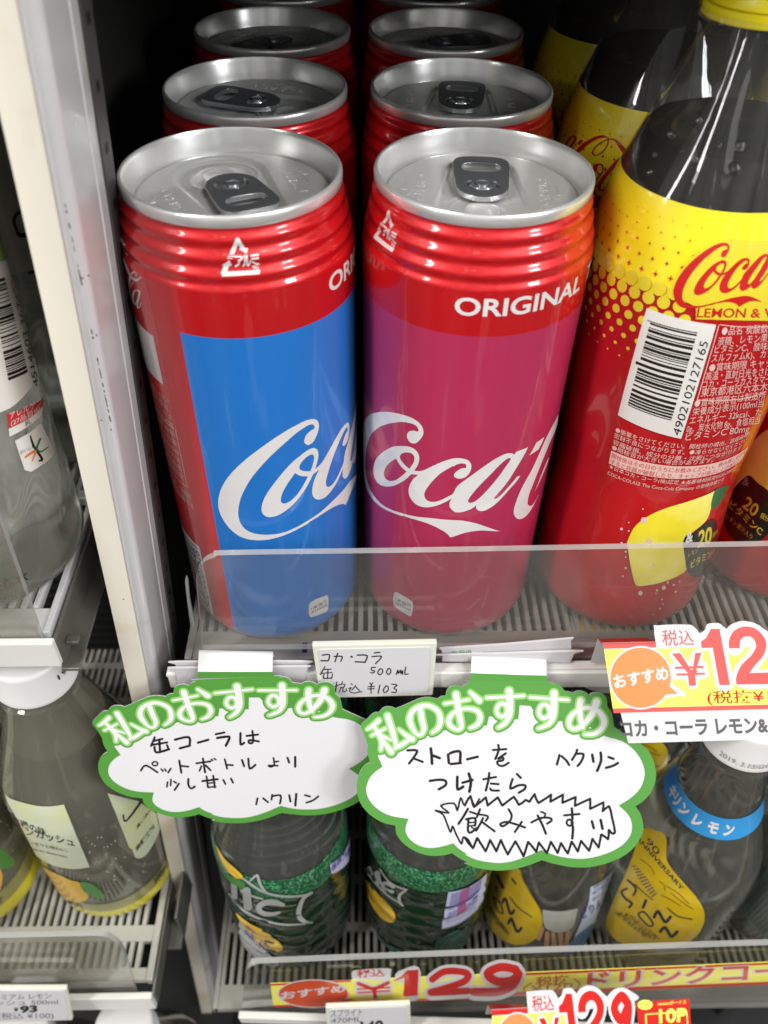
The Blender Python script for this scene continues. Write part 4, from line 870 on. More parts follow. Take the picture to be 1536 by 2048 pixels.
    B1, B0 = inv @ (at(*q[2], y=yb)*MM)/MM, inv @ (at(*q[3], y=yb)*MM)/MM
    dn = inv.to_3x3() @ Vector((0, 0, -1))
    o = mesh('folded_top', [A0, A1, B1, B0, B1+dn*14, B0+dn*14], [(0, 1, 2, 3), (3, 2, 4, 5)], [p_red2, clip_grey], t, flat=True, mi=[0, 1]); md = o.modifiers.new('s', 'SOLIDIFY'); md.thickness = .4*MM
    return t
def more1(pl, t):
    decal('product_name', pl, text_box('コカ・コーラ レモン&ビタミン', (1243, 1472), (1655, 1460), (-5, -37), .035), p_grey, t, .05)
PY = hang(1370, 1286, -52.5, 31)
price_card('yellow price card naming the lemon cola, clipped below the yellow and red bottles', PY, None, 2050, more1)
sxy = (.69, .98)
def toL(p): return (982.5+(p[0]-1205.8)*sxy[0]+.0*(p[1]-1286), 2019.3+(p[1]-1286.2)*sxy[1]-(p[0]-1205.8)*.018)
def more2(pl, t):
    decal('bonus_panel', pl, [[(1272, 2004), (1378, 1998), (1384, 2080), (1280, 2084)]], p_red2, t, .05)
    decal('bonus_outline', pl, [[(1290, 2028), (1374, 2023), (1378, 2076), (1292, 2080)]], p_yellow, t, .06)
    decal('bonus_panel', pl, [[(1293, 2030), (1372, 2026), (1376, 2074), (1295, 2078)]], p_red2, t, .07)
    decal('lettering', pl, text_box('10P', (1318, 2046), (1374, 2043), (-1, -38), .03)+text_box('nanacoボーナス', (1315, 2011), (1372, 2008), (0, -9), .01)+[circ_px(1290, 2010, 15, 10)], p_yellow, t, .085)
    decal('lettering', pl, text_box('さらに', (1280, 2014), (1301, 2012), (0, -10), .015), p_red2, t, .1)
a = at(1150, 2015, y=-118); PL = Plane(a, (1, 0, .02), (0, math.sin(R(38)), math.cos(R(38))))
price_card('smaller yellow price card with a red bonus panel, on the lower right rail', PL, toL, 1075+80, more2, rr=p_red2)
# strip behind the lower guard
sp = Plane((0, -102.75, 0), (1, 0, 0), (0, 0, 1)); ST = tile(500, 1900, 3.072); SU = tile(940, 1640, 2.577)
ps = thing('price_strip', 'long red and yellow price strip along the clear guard of the lower right shelf', 'sign', sp.M)
prism('strip', [sp.uv(*p) for p in ST([(125, 207), (145, 352)])+SU([(0, 915), (1536, 845), (2400, 806), (2400, 696), (1536, 735), (280, 790)])], -.25, 0, p_yellow, ps)
decals('print_stripe', sp, [ST([(124, 207), (620, 182), (620, 196), (125, 219)]), ST([(143, 340), (1360, 285), (1360, 300), (145, 352)]), SU([(0, 893), (1536, 833), (2400, 800), (2400, 810), (1536, 846), (0, 916)]), SU([(285, 788), (1536, 734), (2400, 696), (2400, 706), (1536, 745), (285, 800)])], p_red2, ps, .03)
oval = [circ_px(500+390/3.072, 1900+268/3.072, 212/3.072, 82/3.072)]
halo = mp(strokes([ST([(665, 205), (760, 240)]), ST([(850, 200), (770, 240)]), ST([(765, 235), (770, 285)]), ST([(665, 240), (855, 230)]), ST([(668, 262), (855, 252)])], 44/3.072, sm=False), None)+stroke(ST([(930, 165), (1010, 135), (1000, 275)]), 80/3.072, sm=False)+stroke(ST([(1120, 180), (1200, 130), (1330, 140), (1320, 190), (1180, 240), (1110, 268), (1330, 255)]), 80/3.072)+stroke(SU([(235, 770), (160, 757), (90, 790), (140, 832), (220, 825), (250, 790), (220, 850), (140, 890), (20, 890)]), 80/2.577)+[smooth(ST([(630, 180, 1), (625, 140), (660, 122), (850, 112), (865, 140), (860, 190, 1)]), 4)]
decal('print_outline', sp, [circ_px(500+390/3.072, 1900+268/3.072, 222/3.072, 88/3.072)]+halo, p_white, ps, .045)
decal('speech_bubble', sp, oval+[ST([(520, 310), (600, 300), (645, 300), (560, 335)])], p_dorange, ps, .06)
n129 = [ST([(882, 186), (930, 160), (965, 124), (1036, 120), (1030, 280), (942, 285), (950, 170), (888, 190)])]+stroke(ST([(1120, 180), (1200, 130), (1330, 140), (1320, 190), (1180, 240), (1110, 262), (1340, 250)]), 42/3.072)+stroke(SU([(235, 770), (160, 757), (90, 790), (140, 832), (220, 825), (250, 790), (220, 850), (140, 885), (20, 885)]), 44/2.577)
yen2 = strokes([ST([(665, 205), (755, 240)]), ST([(850, 200), (765, 240)]), ST([(762, 235), (770, 290)])], 22/3.072, sm=False)+strokes([ST([(660, 240), (858, 230)]), ST([(662, 262), (858, 250)])], 9/3.072, sm=False)
decal('price', sp, n129+yen2+text_box('税込', (500+655/3.072, 1900+165/3.072), (500+830/3.072, 1900+158/3.072), (0, -17), .015), p_red2, ps, .06)
decal('lettering', sp, text_box('おすすめ', (561, 1998), (691, 1982), (0, -17), .03), p_white, ps, .075)
decal('lettering', sp, text_box('税抜', (1072, 1970), (1137, 1965), (0, -19), .01)+text_box('¥120', (1062, 1984), (1145, 1977), (0, -17), .0)+strokes([[(1062, 1966), (1047, 1978), (1060, 1990)], [(1148, 1957), (1160, 1968), (1148, 1981)]], 2), p_dorange, ps, .06)
decal('print_outline', sp, text_box('ドリンクコーナ', (1172, 1976), (1640, 1950), (4, -38), .07), p_white, ps, .045)
decal('lettering', sp, text_box('ドリンクコーナ', (1172, 1976), (1640, 1950), (4, -38), .025), p_dorange, ps, .06)
# ================================================================== bottles
def pet(name, c, rough=.03, ior=1.33, trans=1.0, **k): return mat(name, rgb(*c), rough, trans=trans, ior=ior, vary=.05, nscale=30, **k)
def quad(c):
    """(s, t) in the unit square -> photo pixels; corners TL, TR, BR, BL"""
    def f(s, t): return tuple((c[0][i]*(1-s)+c[1][i]*s)*(1-t)+(c[3][i]*(1-s)+c[2][i]*s)*t for i in (0, 1))
    return f
def qrect(f, s0, t0, s1, t1): return [f(s0, t0), f(s1, t0), f(s1, t1), f(s0, t1)]
def qbars(f, s0, s1, t0, t1, seed, n=95):
    rnd = random.Random(seed); mods = []; 
    while sum(mods) < n: mods += [rnd.choice((1, 1, 2, 3)), rnd.choice((1, 1, 2, 3))]
    tot = sum(mods); out = []; a = 0
    for i, m in enumerate(mods):
        if i % 2 == 0:
            ta, tb = t0+(t1-t0)*a/tot, t0+(t1-t0)*(a+m)/tot; out.append(qrect(f, s0-(.05 if i in (0, len(mods)//2) else 0), ta, s1, tb))
        a += m
    return out
def qtext(f, s, s0, t0, t1, em, bold=0.0):
    """type running up the quad, from t0 (low) to t1"""
    T, x0, x1 = text(s, bold); return [[f(s0-y*em, t0+(t1-t0)*(x-x0)/(x1-x0)) for x, y in t] for t in T]
def place(surf, name, label, cat, group=None): return thing(name, label, cat, surf.M, group)
def cap(parent, z0, z1, r, m, ribs=60, top=None, tm=None):
    prof = [(z0, r), (z0+1.6, r), (z0+2, r-.3), (z1-1.6, r-.5), (z1-.5, r-1.1), (z1, r-2.2), (z1, .01)]
    c = lathe('cap', prof, m, parent, n=ribs*2 if ribs else 72, closed=False, fn=(lambda t, z: .22*math.cos(ribs*t) if z0+1.8 < z < z1-1.2 else 0) if ribs else None)
    if top: lathe('cap_disc', [(z1+.05, top), (z1+.12, top-.3), (z1+.12, .01)], tm, c, n=48, closed=False)
    return c
def film(name, surf, z0, z1, m, parent, h=.15, n=96, dz=3, fn=None):
    zs = [z0+(z1-z0)*i/max(1, int((z1-z0)/dz)) for i in range(max(1, int((z1-z0)/dz))+1)]
    return lathe(name, [(z, surf.r(z)+h) for z in zs], m, parent, n=n, closed=False, fn=fn)

shell_m = clear_sheet('pet_shell', (.97, .97, .96, 1), .045, rgb(190, 190, 180), .015, 14, .0)  # grey haze in the shell colour brightens the bottles
def filled(t, prof, liquid, level, n=96, fn=None, gap=.55):
    lathe('bottle_body', prof, shell_m, t, n=n, fn=fn)
    R_ = Rev(prof, (0, 0, 0)); q = [(z+.4, max(.5, r-gap)) for z, r in prof if z < level-1]+[(level, R_.r(level)-gap)]
    lathe('drink', q, liquid, t, n=n, fn=fn)
# ---- lemon cola
LP = [(0.2, 20), (.5, 25), (3, 30.2), (8, 32.6), (40, 32.8), (60, 31.6), (74, 31.1), (92, 32.3), (112, 33.4), (135, 33.6), (147, 32.6), (157, 30.6), (167, 27.6), (176, 24), (185, 20.2), (193, 17), (199, 14.6), (203, 13.6), (203.6, 16.4), (205.2, 16.4), (205.8, 13.4), (207, 13.2)]
cola_clear = pet('lemon_cola_liquid', (128, 112, 78), .015, trans=1)
lab_yellow = mat('label_yellow_film', rgb(246, 226, 32), .3, coat=.8, coat_rough=.06, vary=.04, nscale=20)
lab_red = mat('label_red_film', rgb(186, 18, 24), .3, coat=.8, coat_rough=.06, vary=.08, nscale=20)
f_ink_y, f_ink_r = mat('film_yellow_ink', rgb(226, 206, 50), .3, coat=.7, vary=.03), mat('film_red_ink', rgb(196, 30, 30), .3, coat=.7, vary=.03)
f_white, f_black, f_cream = mat('film_white_ink', rgb(226, 222, 216), .3, coat=.7, vary=.03), mat('film_black_ink', rgb(30, 26, 22), .3, coat=.7, vary=.05), mat('film_cream_ink', rgb(232, 190, 180), .35, coat=.6, vary=.03)
f_lemon = mat('lemon_print', rgb(244, 226, 50), .3, coat=.7, vary=.1, nscale=60, color2=rgb(252, 240, 130), mixscale=45, mixlo=.45, mixhi=.7)
f_leaf = mat('leaf_print', rgb(30, 112, 60), .3, coat=.7, vary=.25, nscale=150)
cap_y = mat('cap_yellow', rgb(244, 226, 22), .35, vary=.03)
ZB = Rev(LP, (137.5, 4, 0), (131.5, 4, 220)).uv(1300, 585)[1]                                                      # where yellow turns to red
def lemon_bottle(surf, label, art):
    t = place(surf, 'lemon_cola_bottle', label, 'bottle', 'lemon cola bottles in rows beside the cans')
    filled(t, LP, cola_clear, 177.5, n=160, fn=lambda th, z: .22*math.cos(10*th)*sst(166, 178, z)*sst(203, 196, z) if z > 166 else 0)
    w = lambda th, z: .14*math.sin(5*th+z*.23)*math.sin(z*.11+2*th)
    film('label', surf, ZB, 167, lab_yellow, t, fn=w); film('label_base', surf, 6, ZB, lab_red, t, fn=w)
    dots_y, dots_r = [], []
    pitch = 4.35
    for row in range(-6, 8):
        v = ZB+2-row*3.35
        for k in range(-12, 14):
            u = (k+(row % 2)*.5)*pitch
            if art == 1 and not (-52 < u < (L1.uv(1385, 620)[0] if row > -2 else L1.uv(1400, 520)[0])): continue
            if row >= 0:
                r = 2.05*(1-row/8.2); dots_y.append(disc(u, v, max(.25, r), 12))
            else:
                r = 1.05*(1+row/6.6); dots_r.append([(u+r, v), (u+r*.25, v+r*.25), (u, v+r), (u-r*.25, v+r*.25), (u-r, v), (u-r*.25, v-r*.25), (u, v-r), (u+r*.25, v-r*.25)])
    decal('halftone_dots', surf, dots_y, f_ink_y, t, .36, px=False); decal('halftone_dots', surf, dots_r, f_ink_r, t, .36, px=False)
    cap(t, 207, 221, 14.9, cap_y, 60); lathe('tamper_ring', [(203.9, 15.6), (206.6, 15.6), (206.8, 14.2)], cap_y, t, n=64, closed=False)
    return t
L1 = Rev(LP, (137.5, 4, 0), (131.5, 4, 220))
lb = lemon_bottle(L1, 'nearest lemon cola bottle with a yellow and red label, barcode facing out', 1)
# logo on the label: the same script, scaled
pA, pB = LCAN.uv(436.6, 1001.6), art([(901.7, 1075)])[0]; qA, qB = L1.uv(1350, 570), L1.uv(1477.5, 612.5)
za = complex(pB[0]-pA[0], pB[1]-pA[1]); zb = complex(qB[0]-qA[0], qB[1]-qA[1]); zk = zb/za
def sim(P): return [(qA[0]+(zk*complex(p[0]-pA[0], p[1]-pA[1])).real, qA[1]+(zk*complex(p[0]-pA[0], p[1]-pA[1])).imag) for p in P]
back_y = mp([smooth([(1348, 570), (1362, 540), (1400, 500), (1450, 478), (1500, 480), (1620, 490), (1640, 620), (1540, 640, 1), (1392, 637, 1), (1392, 612, 1), (1376, 604), (1355, 592)], 4)], None)
decal('logo_backing', L1, back_y, f_ink_y, lb, .39)
decal('logo', L1, [sim(logo_C), sim(logo_swoosh)], f_ink_r, lb, .42, px=False)
decal('logo', L1, [sim(q) for q in logo_oca], f_ink_r, lb, .43, 'odd', px=False)
decal('lettering', L1, text_box('LEMON & VITAMIN', (1393, 633), (1640, 634), (4, -26), .016), f_ink_r, lb, .42)
bq = quad([(1295, 615), (1432, 648), (1362, 876), (1237, 829)])
decal('barcode', L1, [qrect(bq, 0, 0, 1, 1)], f_white, lb, .38)
decal('barcode_lines', L1, qbars(bq, .10, .78, .10, .90, 3)+qtext(bq, '4902102127165', .97, .985, .16, .17), f_black, lb, .42)
tx = []
for s, p0, p1, h in (('●品名 炭酸飲料', (1442, 668), (1548, 662), 21), ('液糖、レモン果汁', (1434, 688), (1546, 680), 20), ('ビタミンC、酸味料', (1428, 704), (1545, 697), 20), ('スルファムK)、カフ', (1422, 722), (1542, 712), 20), ('●賞味期限 キャッ', (1417, 741), (1540, 730), 20), ('高温・直射日光をさけ', (1410, 758), (1538, 748), 20), ('コカ・コーラカスタマー', (1404, 774), (1538, 763), 19), ('東京都港区六本木', (1401, 791), (1532, 779), 21),
                  ('●賞味期限右は製造所', (1388, 812), (1528, 795), 19), ('栄養成分表示(100ml当', (1384, 829), (1524, 811), 19), ('エネルギー 32kcal、た', (1378, 846), (1520, 829), 19), ('0g、炭水化物 8g、食塩相当', (1372, 863), (1516, 845), 19), ('ビタミンC 80mg', (1370, 879), (1496, 862), 20)): tx += text_box(s, p0, p1, (3, -h*.92))
tx += strokes([[(1440, 648), (1545, 650)], [(1437, 649), (1394, 798)], [(1394, 798), (1530, 782)]], 1.6, sm=False)
tu = mp(tx, lambda p: L1.uv(*p))
def row_uv(s, p0, p1, em):
    a, b = L1.uv(*p0), L1.uv(*p1); return text_box(s, a, (b[0], a[1]*.75+b[1]*.25), (0, em))
for s, p0, p1 in (('●衝撃をさけてください。開栓時の噴出、容器破損・', (1232, 862), (1492, 878)), ('密封不良につながります。●凍らせないでください', (1229, 873), (1484, 893)), ('容器破損、成分の分離・沈殿につながります', (1227, 886), (1475, 905)), ('●開栓音が大きい場合があります。', (1225, 897), (1425, 920))): tu += row_uv(s, p0, p1, 2.3)
for s, p0, p1 in (('★日本コカ・コーラ(株)認定 ★お客様相談室0120-308509', (1219, 934), (1462, 950)), ('COCA-COLAは The Coca-Cola Company の登録商標です', (1216, 947), (1440, 970))): tu += row_uv(s, p0, p1, 2.1)
decal('ingredient_text', L1, tu, f_cream, lb, .40, px=False)
wb = [L1.uv(1224, 900), L1.uv(1488, 905)]
decal('notice_band', L1, [[(wb[0][0], wb[0][1]), (wb[1][0], wb[0][1]), (wb[1][0], wb[0][1]-5.6), (wb[0][0], wb[0][1]-5.6)]], f_cream, lb, .39, px=False)
decal('notice_text', L1, text_box('開栓後はその日のうちにお飲みください。飲み残しを放置', (wb[0][0]+.5, wb[0][1]-2.6), (wb[1][0]-.5, wb[0][1]-2.6), (0, 2.3))+text_box('すると容器が破裂したり、キャップが飛ぶことがあります', (wb[0][0]+.5, wb[0][1]-5.2), (wb[1][0]-.5, wb[0][1]-5.2), (0, 2.3)), f_ink_r, lb, .42, px=False)
LT = tile(1240, 960, 5.189)
decal('lemon_picture', L1, [smooth(LT([(75, 650), (92, 595), (160, 470), (300, 362), (480, 282), (700, 215), (880, 150), (975, 105, 1), (940, 270), (900, 390), (830, 470), (720, 560), (690, 660), (690, 900), (600, 985), (400, 1060), (200, 1092), (150, 1050), (110, 880), (85, 720)]), 4)], f_lemon, lb, .39)
decal('leaf_picture', L1, [smooth(LT([(975, 105), (1060, 60), (1125, 50), (1085, 140), (1040, 220), (985, 282), (935, 270)]), 4)], f_leaf, lb, .40)
decal('badge', L1, [smooth(LT([(650, 640), (690, 560), (760, 545), (850, 460), (960, 400), (992, 440), (1002, 640), (1010, 740), (960, 860), (860, 970), (760, 1002), (690, 930), (668, 800)]), 4)], f_black, lb, .42)
decal('badge_text', L1, text_box('20', LT([(795, 690)])[0], LT([(935, 640)])[0], (4, -46), .03)+text_box('ビタミンC', LT([(725, 905)])[0], LT([(985, 760)])[0], (0, -17), .02)+text_box('個分', LT([(945, 600)])[0], LT([(995, 545)])[0], (2, -12), .0)+text_box('レモン', LT([(700, 790)])[0], LT([(800, 740)])[0], (0, -10), .0), f_ink_y, lb, .45)
decal('badge_text', L1, text_box('&', LT([(672, 650)])[0], LT([(748, 620)])[0], (3, -30), .03), f_white, lb, .46)
rnd = random.Random(4); bub = [circ_px(*LT([(x, y)])[0], r/5.189, r/5.189, 10) for x, y, r in ((18, 500, 14), (92, 520, 10), (20, 645, 12), (238, 292, 9), (250, 410, 34), (94, 432, 7), (300, 625, 28), (60, 735, 12), (60, 905, 13), (30, 990, 10), (210, 1165, 24), (450, 1110, 22), (380, 1135, 12), (550, 1080, 12), (430, 1230, 9), (410, 1325, 10), (340, 1385, 7), (370, 1170, 8), (490, 1055, 12), (610, 1045, 10), (570, 1150, 12), (440, 1280, 8), (60, 790, 9), (350, 870, 14))]
decal('bubble_print', L1, bub, f_cream, lb, .43)
# condensation beads on the neck
bead = pet('water_bead', (250, 250, 250), .0)
b0 = None
for x, y, r in ((1300, 345, 1.2), (1480, 290, 1.5), (1392, 320, 1.0), (1470, 335, 1.6), (1345, 268, 1.1), (1400, 240, .8), (1310, 310, .6), (1365, 300, .55), (1440, 290, .6)):
    u, v = L1.uv(x, y); p = L1.pt(u, v, .1)
    o = lathe('droplet', [(-r*.9, r*.3), (-r*.6, r*.75), (0, r), (r*.6, r*.8), (r, r*.3)], bead, lb, n=16) if b0 is None else b0.copy()
    if b0 is None: b0 = o; br = r
    else: COL.objects.link(o)
    o.matrix_basis = Matrix.Translation(p*MM) @ Matrix.Scale(r/br, 4)
# right neighbour, second and third rows
L2 = Rev(LP, (207, 16, 0), (202, 16, 220)); lb2 = lemon_bottle(L2, 'lemon cola bottle cut by the right edge, black drop badge with 20 facing out', 2)
LQ = tile(1400, 760, 4.096)
decal('lemon_picture', L2, [smooth(LQ([(260, 880), (330, 700), (430, 520), (600, 380), (900, 300), (1100, 420), (1000, 800), (700, 1000), (420, 1000)]), 4)], f_lemon, lb2, .39)
decal('badge', L2, [smooth(LQ([(380, 790), (425, 785), (480, 840), (560, 900), (620, 1000), (590, 1200), (500, 1310), (420, 1330), (300, 1315), (230, 1240), (200, 1120), (220, 1000), (290, 880)]), 4)], f_black, lb2, .42)
decal('badge_text', L2, text_box('20', LQ([(350, 1030)])[0], LQ([(450, 1120)])[0], (17, -30), .02)+text_box('ビタミンC', LQ([(240, 1030)])[0], LQ([(500, 1270)])[0], (8, -16), .015)+text_box('レモン果汁入り', LQ([(215, 1120)])[0], LQ([(420, 1300)])[0], (6, -9))+text_box('個分', LQ([(495, 1115)])[0], LQ([(560, 1155)])[0], (5, -11)), f_ink_y, lb2, .45)
decal('badge_text', L2, text_box('&', LQ([(350, 850)])[0], LQ([(405, 870)])[0], (6, -22), .02), mat('film_grey_ink', rgb(150, 146, 142), .4), lb2, .46)
L3 = Rev(LP, (136, 71, 0), (133, 71, 220)); lb3 = lemon_bottle(L3, 'lemon cola bottle in the second row, red Cola script half hidden', 3)
LC = tile(1120, 230, 8.533); cs = []
for P, w in (([(250, 690), (330, 600), (420, 510), (530, 435), (640, 380), (760, 360), (815, 378)], [60, 66, 62, 54, 50, 42, 16]), ([(835, 385), (830, 470), (780, 570), (700, 650), (610, 682), (568, 640), (600, 560), (700, 470), (830, 405)], 20), ([(830, 405), (930, 410), (1000, 470), (1060, 550), (1115, 620)], [14, 36, 56, 76, 90]),
             ([(640, 850), (580, 940), (560, 1060), (620, 1090), (690, 1030), (740, 940), (735, 860), (690, 830), (640, 870), (640, 950), (700, 1030)], [50, 66, 50, 24, 24, 26, 26, 26, 22, 20, 20]), ([(1340, 540), (1160, 640), (960, 820), (790, 1020), (690, 1170), (685, 1260), (740, 1275), (840, 1225)], [30, 62, 66, 66, 66, 54, 30, 20]), ([(870, 1010), (1090, 870)], 22), ([(1010, 1030), (900, 1140), (830, 1250), (810, 1320)], [30, 46, 50, 40]), ([(340, 480), (380, 440)], 50), ([(120, 500), (210, 370), (290, 390), (200, 530)], 34)):
    cs += stroke(LC(P), [x/8.533 for x in w] if isinstance(w, list) else w/8.533)
decal('logo', L3, cs+text_box('AMIN', LC([(440, 1480)])[0], LC([(900, 1560)])[0], (2, -20), .03), f_ink_r, lb3, .42)
L4 = Rev(LP, (136, 138, 0), (134, 138, 220)); lemon_bottle(L4, 'lemon cola bottle at the back of its row in deep shade', 4)
L5 = Rev(LP, (204, 84, 0), (202, 84, 220)); lemon_bottle(L5, 'lemon cola bottle standing behind the right edge one', 5)

# ---- green labelled soda
SP = [(0.2, 18), (.6, 24), (3, 29), (8, 31)]+[(10+i*2.0, 31.2+.55*math.sin((10+i*2.0)*2*math.pi/13.5)*(1 if 18 < 10+i*2 < 84 else 0)) for i in range(46)]+[(104, 31.2), (112, 30.8), (122, 28.6), (134, 24), (146, 18.8), (158, 14.8), (166, 13.4), (171, 13.2)]
soda_clear = pet('soda_clear', (220, 228, 218), .01, trans=.97)
lab_green = mat('label_green_film', rgb(12, 44, 28), .1, coat=1, spec=.8, coat_rough=.05, vary=.2, nscale=40, bump=.55, bscale=60)
lab_speck = mat('label_speckle', rgb(22, 84, 50), .35, coat=.6, coat_rough=.1, vary=.2, nscale=60, color2=rgb(84, 152, 106), mixscale=900, mixlo=.5, mixhi=.62)
foot_teal = mat('label_teal_foot', rgb(24, 104, 84), .3, coat=.6, vary=.25, nscale=300, color2=rgb(70, 160, 130), mixscale=900, mixlo=.56, mixhi=.68)
f_silver = mat('label_silver_ink', rgb(188, 190, 186), .3, metal=.3, coat=.5, vary=.08)
f_gold = mat('label_lemon_ink', rgb(222, 176, 40), .3, coat=.6, vary=.12, nscale=70, color2=rgb(240, 206, 90), mixscale=90, mixlo=.5, mixhi=.7)
f_violet, f_lilac = mat('label_violet_ink', rgb(70, 70, 150), .4, vary=.1), mat('label_lilac_patch', rgb(190, 190, 216), .4, vary=.06)
cloud = mat('label_cloud_patch', rgb(196, 198, 196), .4, vary=.2, nscale=120, color2=rgb(120, 124, 124), mixscale=160, mixlo=.5, mixhi=.68)
def soda_bottle(surf, label):
    t = place(surf, 'soda_bottle', label, 'bottle', 'green labelled soda bottles on the lower shelf')
    filled(t, SP, soda_clear, 146)
    w = lambda th, z: .75*math.sin(7*th)*math.sin(z*2*math.pi/13.5+1.2)*(1 if 20 < z < 86 else 0)+.1*math.sin(9*th+z)
    film('label', surf, 10, 100, lab_green, t, dz=1.4, n=144, fn=w); film('label_top', surf, 100, 118, lab_speck, t, h=.18)
    cap(t, 172, 186, 14.6, mat('cap_green', rgb(20, 110, 60), .4), 60)
    return t
S1 = Rev(SP, (-4, -50, Z2), (-4, -49, Z2+186)); sb = soda_bottle(S1, 'clear soda bottle with a dark green label, nearest the cream post')
TS = tile(440, 1650, 5.12)
ar = []
for P, w in (([(190, 490), (330, 595), (450, 668), (600, 708), (760, 715), (870, 702), (935, 678)], [14, 24, 26, 24, 22, 24, 20]), ([(310, 560), (385, 500), (415, 590), (470, 665)], [14, 30, 26, 20]), ([(935, 680), (850, 735), (805, 850), (810, 930), (870, 975), (940, 985)], [16, 34, 50, 54, 34, 14]), ([(105, 690), (240, 850), (400, 938), (560, 988), (720, 1006), (930, 984)], [12, 22, 22, 22, 20, 14]),
             ([(155, 600), (160, 720)], 62), ([(280, 660), (295, 820)], 84), ([(230, 660), (440, 740)], [30, 20]), ([(650, 800), (560, 775), (460, 780), (400, 830), (440, 885), (530, 895), (610, 880)], [34, 60, 60, 56, 50, 40, 24])): ar += stroke(TS(P), [x/5.12 for x in w] if isinstance(w, list) else w/5.12)
decal('logo', S1, ar, f_silver, sb, .75)
decals('lemon_picture', S1, [smooth(TS(P), 4) for P in ([(-20, 200), (60, 330), (180, 440), (245, 515), (185, 532), (95, 455), (20, 330)], [(180, 890), (300, 985), (480, 1080), (640, 1225), (605, 1278), (480, 1252), (300, 1095), (205, 950)])], f_gold, sb, .8)
decal('leaf_picture', S1, [smooth(TS([(80, 500), (200, 540), (270, 590), (230, 630), (130, 580)]), 4)], mat('label_leaf_ink', rgb(70, 130, 60), .4, vary=.2), sb, .78)
decal('label_patch', S1, [smooth(TS([(205, 960), (330, 1130), (480, 1280), (600, 1400), (560, 1440), (350, 1460), (240, 1250)]), 4)], cloud, sb, .72)
decal('printed_text', S1, text_box('炭酸飲料', TS([(255, 1075)])[0], TS([(495, 1305)])[0], (6, -18), .03), f_violet, sb, .8)
decal('label_patch', S1, [TS([(1112, 395), (1130, 492), (1325, 300), (1380, 95)])], f_lilac, sb, .75)
decal('printed_text', S1, text_box('保存料無', TS([(1130, 470)])[0], TS([(1345, 250)])[0], (-2, -14), .03), f_violet, sb, .8)
decal('label_patch', S1, [smooth(TS([(1092, 1290), (1180, 1250), (1330, 1010), (1385, 1050), (1320, 1300), (1260, 1405), (1110, 1412)]), 3)], foot_teal, sb, .7)
S2 = Rev(SP, (67, -47, Z2), (67, -46, Z2+186)); sb2 = soda_bottle(S2, 'clear soda bottle with a dark green label and a lilac striped sticker')
TT2 = tile(720, 1650, 5.689); ar = []
for P, w in (([(120, 480), (150, 550)], 40), ([(210, 540), (225, 640)], 66), ([(390, 690), (320, 650), (270, 660), (290, 720), (380, 745)], 40), ([(240, 490), (330, 620), (440, 690), (540, 720)], 18), ([(540, 720), (460, 780), (460, 860), (500, 905)], [14, 34, 34, 14]), ([(60, 480), (180, 640), (330, 790), (480, 880)], 14)): ar += stroke(TT2(P), w/5.689 if not isinstance(w, list) else [x/5.689 for x in w])
decal('logo', S2, ar, f_silver, sb2, .75)
decals('lemon_picture', S2, [smooth(TT2(P), 4) for P in ([(80, 620), (170, 720), (300, 850), (400, 980), (405, 1070), (360, 1095), (250, 1040), (130, 870)], [(40, 200), (100, 290), (190, 420), (170, 450), (90, 370)])], f_gold, sb2, .8)
decal('label_patch', S2, [TT2([(1000, 745), (1430, 535), (1390, 790), (1330, 940), (925, 1165), (955, 1020)])], f_lilac, sb2, .75)
st = []
fq = quad([TT2([p])[0] for p in ((1015, 760), (1405, 570), (1320, 920), (945, 1135))])
for k in range(18): st.append(qrect(fq, .06, .05+k*.052, .94, .05+k*.052+.026))
decal('printed_text', S2, st, f_violet, sb2, .8); decal('printed_text', S2, [qrect(fq, .35, .1, .6, .9)], mat('label_rose_ink', rgb(170, 90, 140), .4, vary=.15, nscale=200), sb2, .83)
decal('label_patch', S2, [smooth(TT2(P), 3) for P in ([(840, 1480), (900, 1280), (1190, 1160), (1215, 1340), (1190, 1500)], [(180, 1180), (300, 1330), (490, 1420), (490, 1540), (400, 1540), (250, 1400)])], foot_teal, sb2, .7)

for src, x, y, lab in ((sb, -5, 19, 'green labelled soda bottle in the second row beside the post'), (sb2, 66, 22, 'green labelled soda bottle in the second row between the cloud cards')):
    c = copy_tree(src); c.matrix_basis = Matrix.Translation(Vector((x, y, Z2))*MM) @ Matrix.Rotation(R(50), 4, 'Z'); c['label'] = lab
# ---- clear lemon soda with the yellow anniversary label
KP = [(0.2, 18), (.6, 24), (3, 28.6), (8, 30.6), (14, 31), (88, 31), (100, 30.4), (114, 27.6), (130, 22.6), (146, 18), (158, 15.6), (172, 14.4), (178, 14), (179, 15.8), (181, 15.8), (181.6, 13.6), (184, 13.4)]
KS = 1.10
KP = [(z if z <= 14 else 14+(z-14)*KS, r) for z, r in KP]
clear_soda = pet('clear_soda', (226, 226, 216), .01, trans=.97)
k_yellow = mat('yellow_sticker', rgb(214, 180, 28), .35, coat=.6, coat_rough=.1, vary=.12, nscale=90, color2=rgb(190, 156, 24), mixscale=120, mixlo=.55, mixhi=.75)
k_blue, k_cap, k_navy = mat('neck_band_blue', rgb(52, 150, 214), .35, coat=.6, vary=.05), mat('cap_white', rgb(208, 205, 203), .38, vary=.03), mat('sticker_navy_ink', rgb(34, 32, 62), .4, vary=.1)
k_capy = mat('cap_gold_disc', rgb(226, 170, 44), .4, vary=.05); k_pale = mat('sticker_pale_blue', rgb(190, 202, 222), .4, vary=.08)
def lemonade(surf, label):
    t = place(surf, 'lemonade_bottle', label, 'bottle', 'clear lemonade bottles with yellow stickers')
    filled(t, KP, clear_soda, 170)
    film('neck_band', surf, 152, 165, k_blue, t, h=.25, dz=2)
    cap(t, 202, 222, 16.4, k_cap, 0, 11.6, k_capy)
    return t
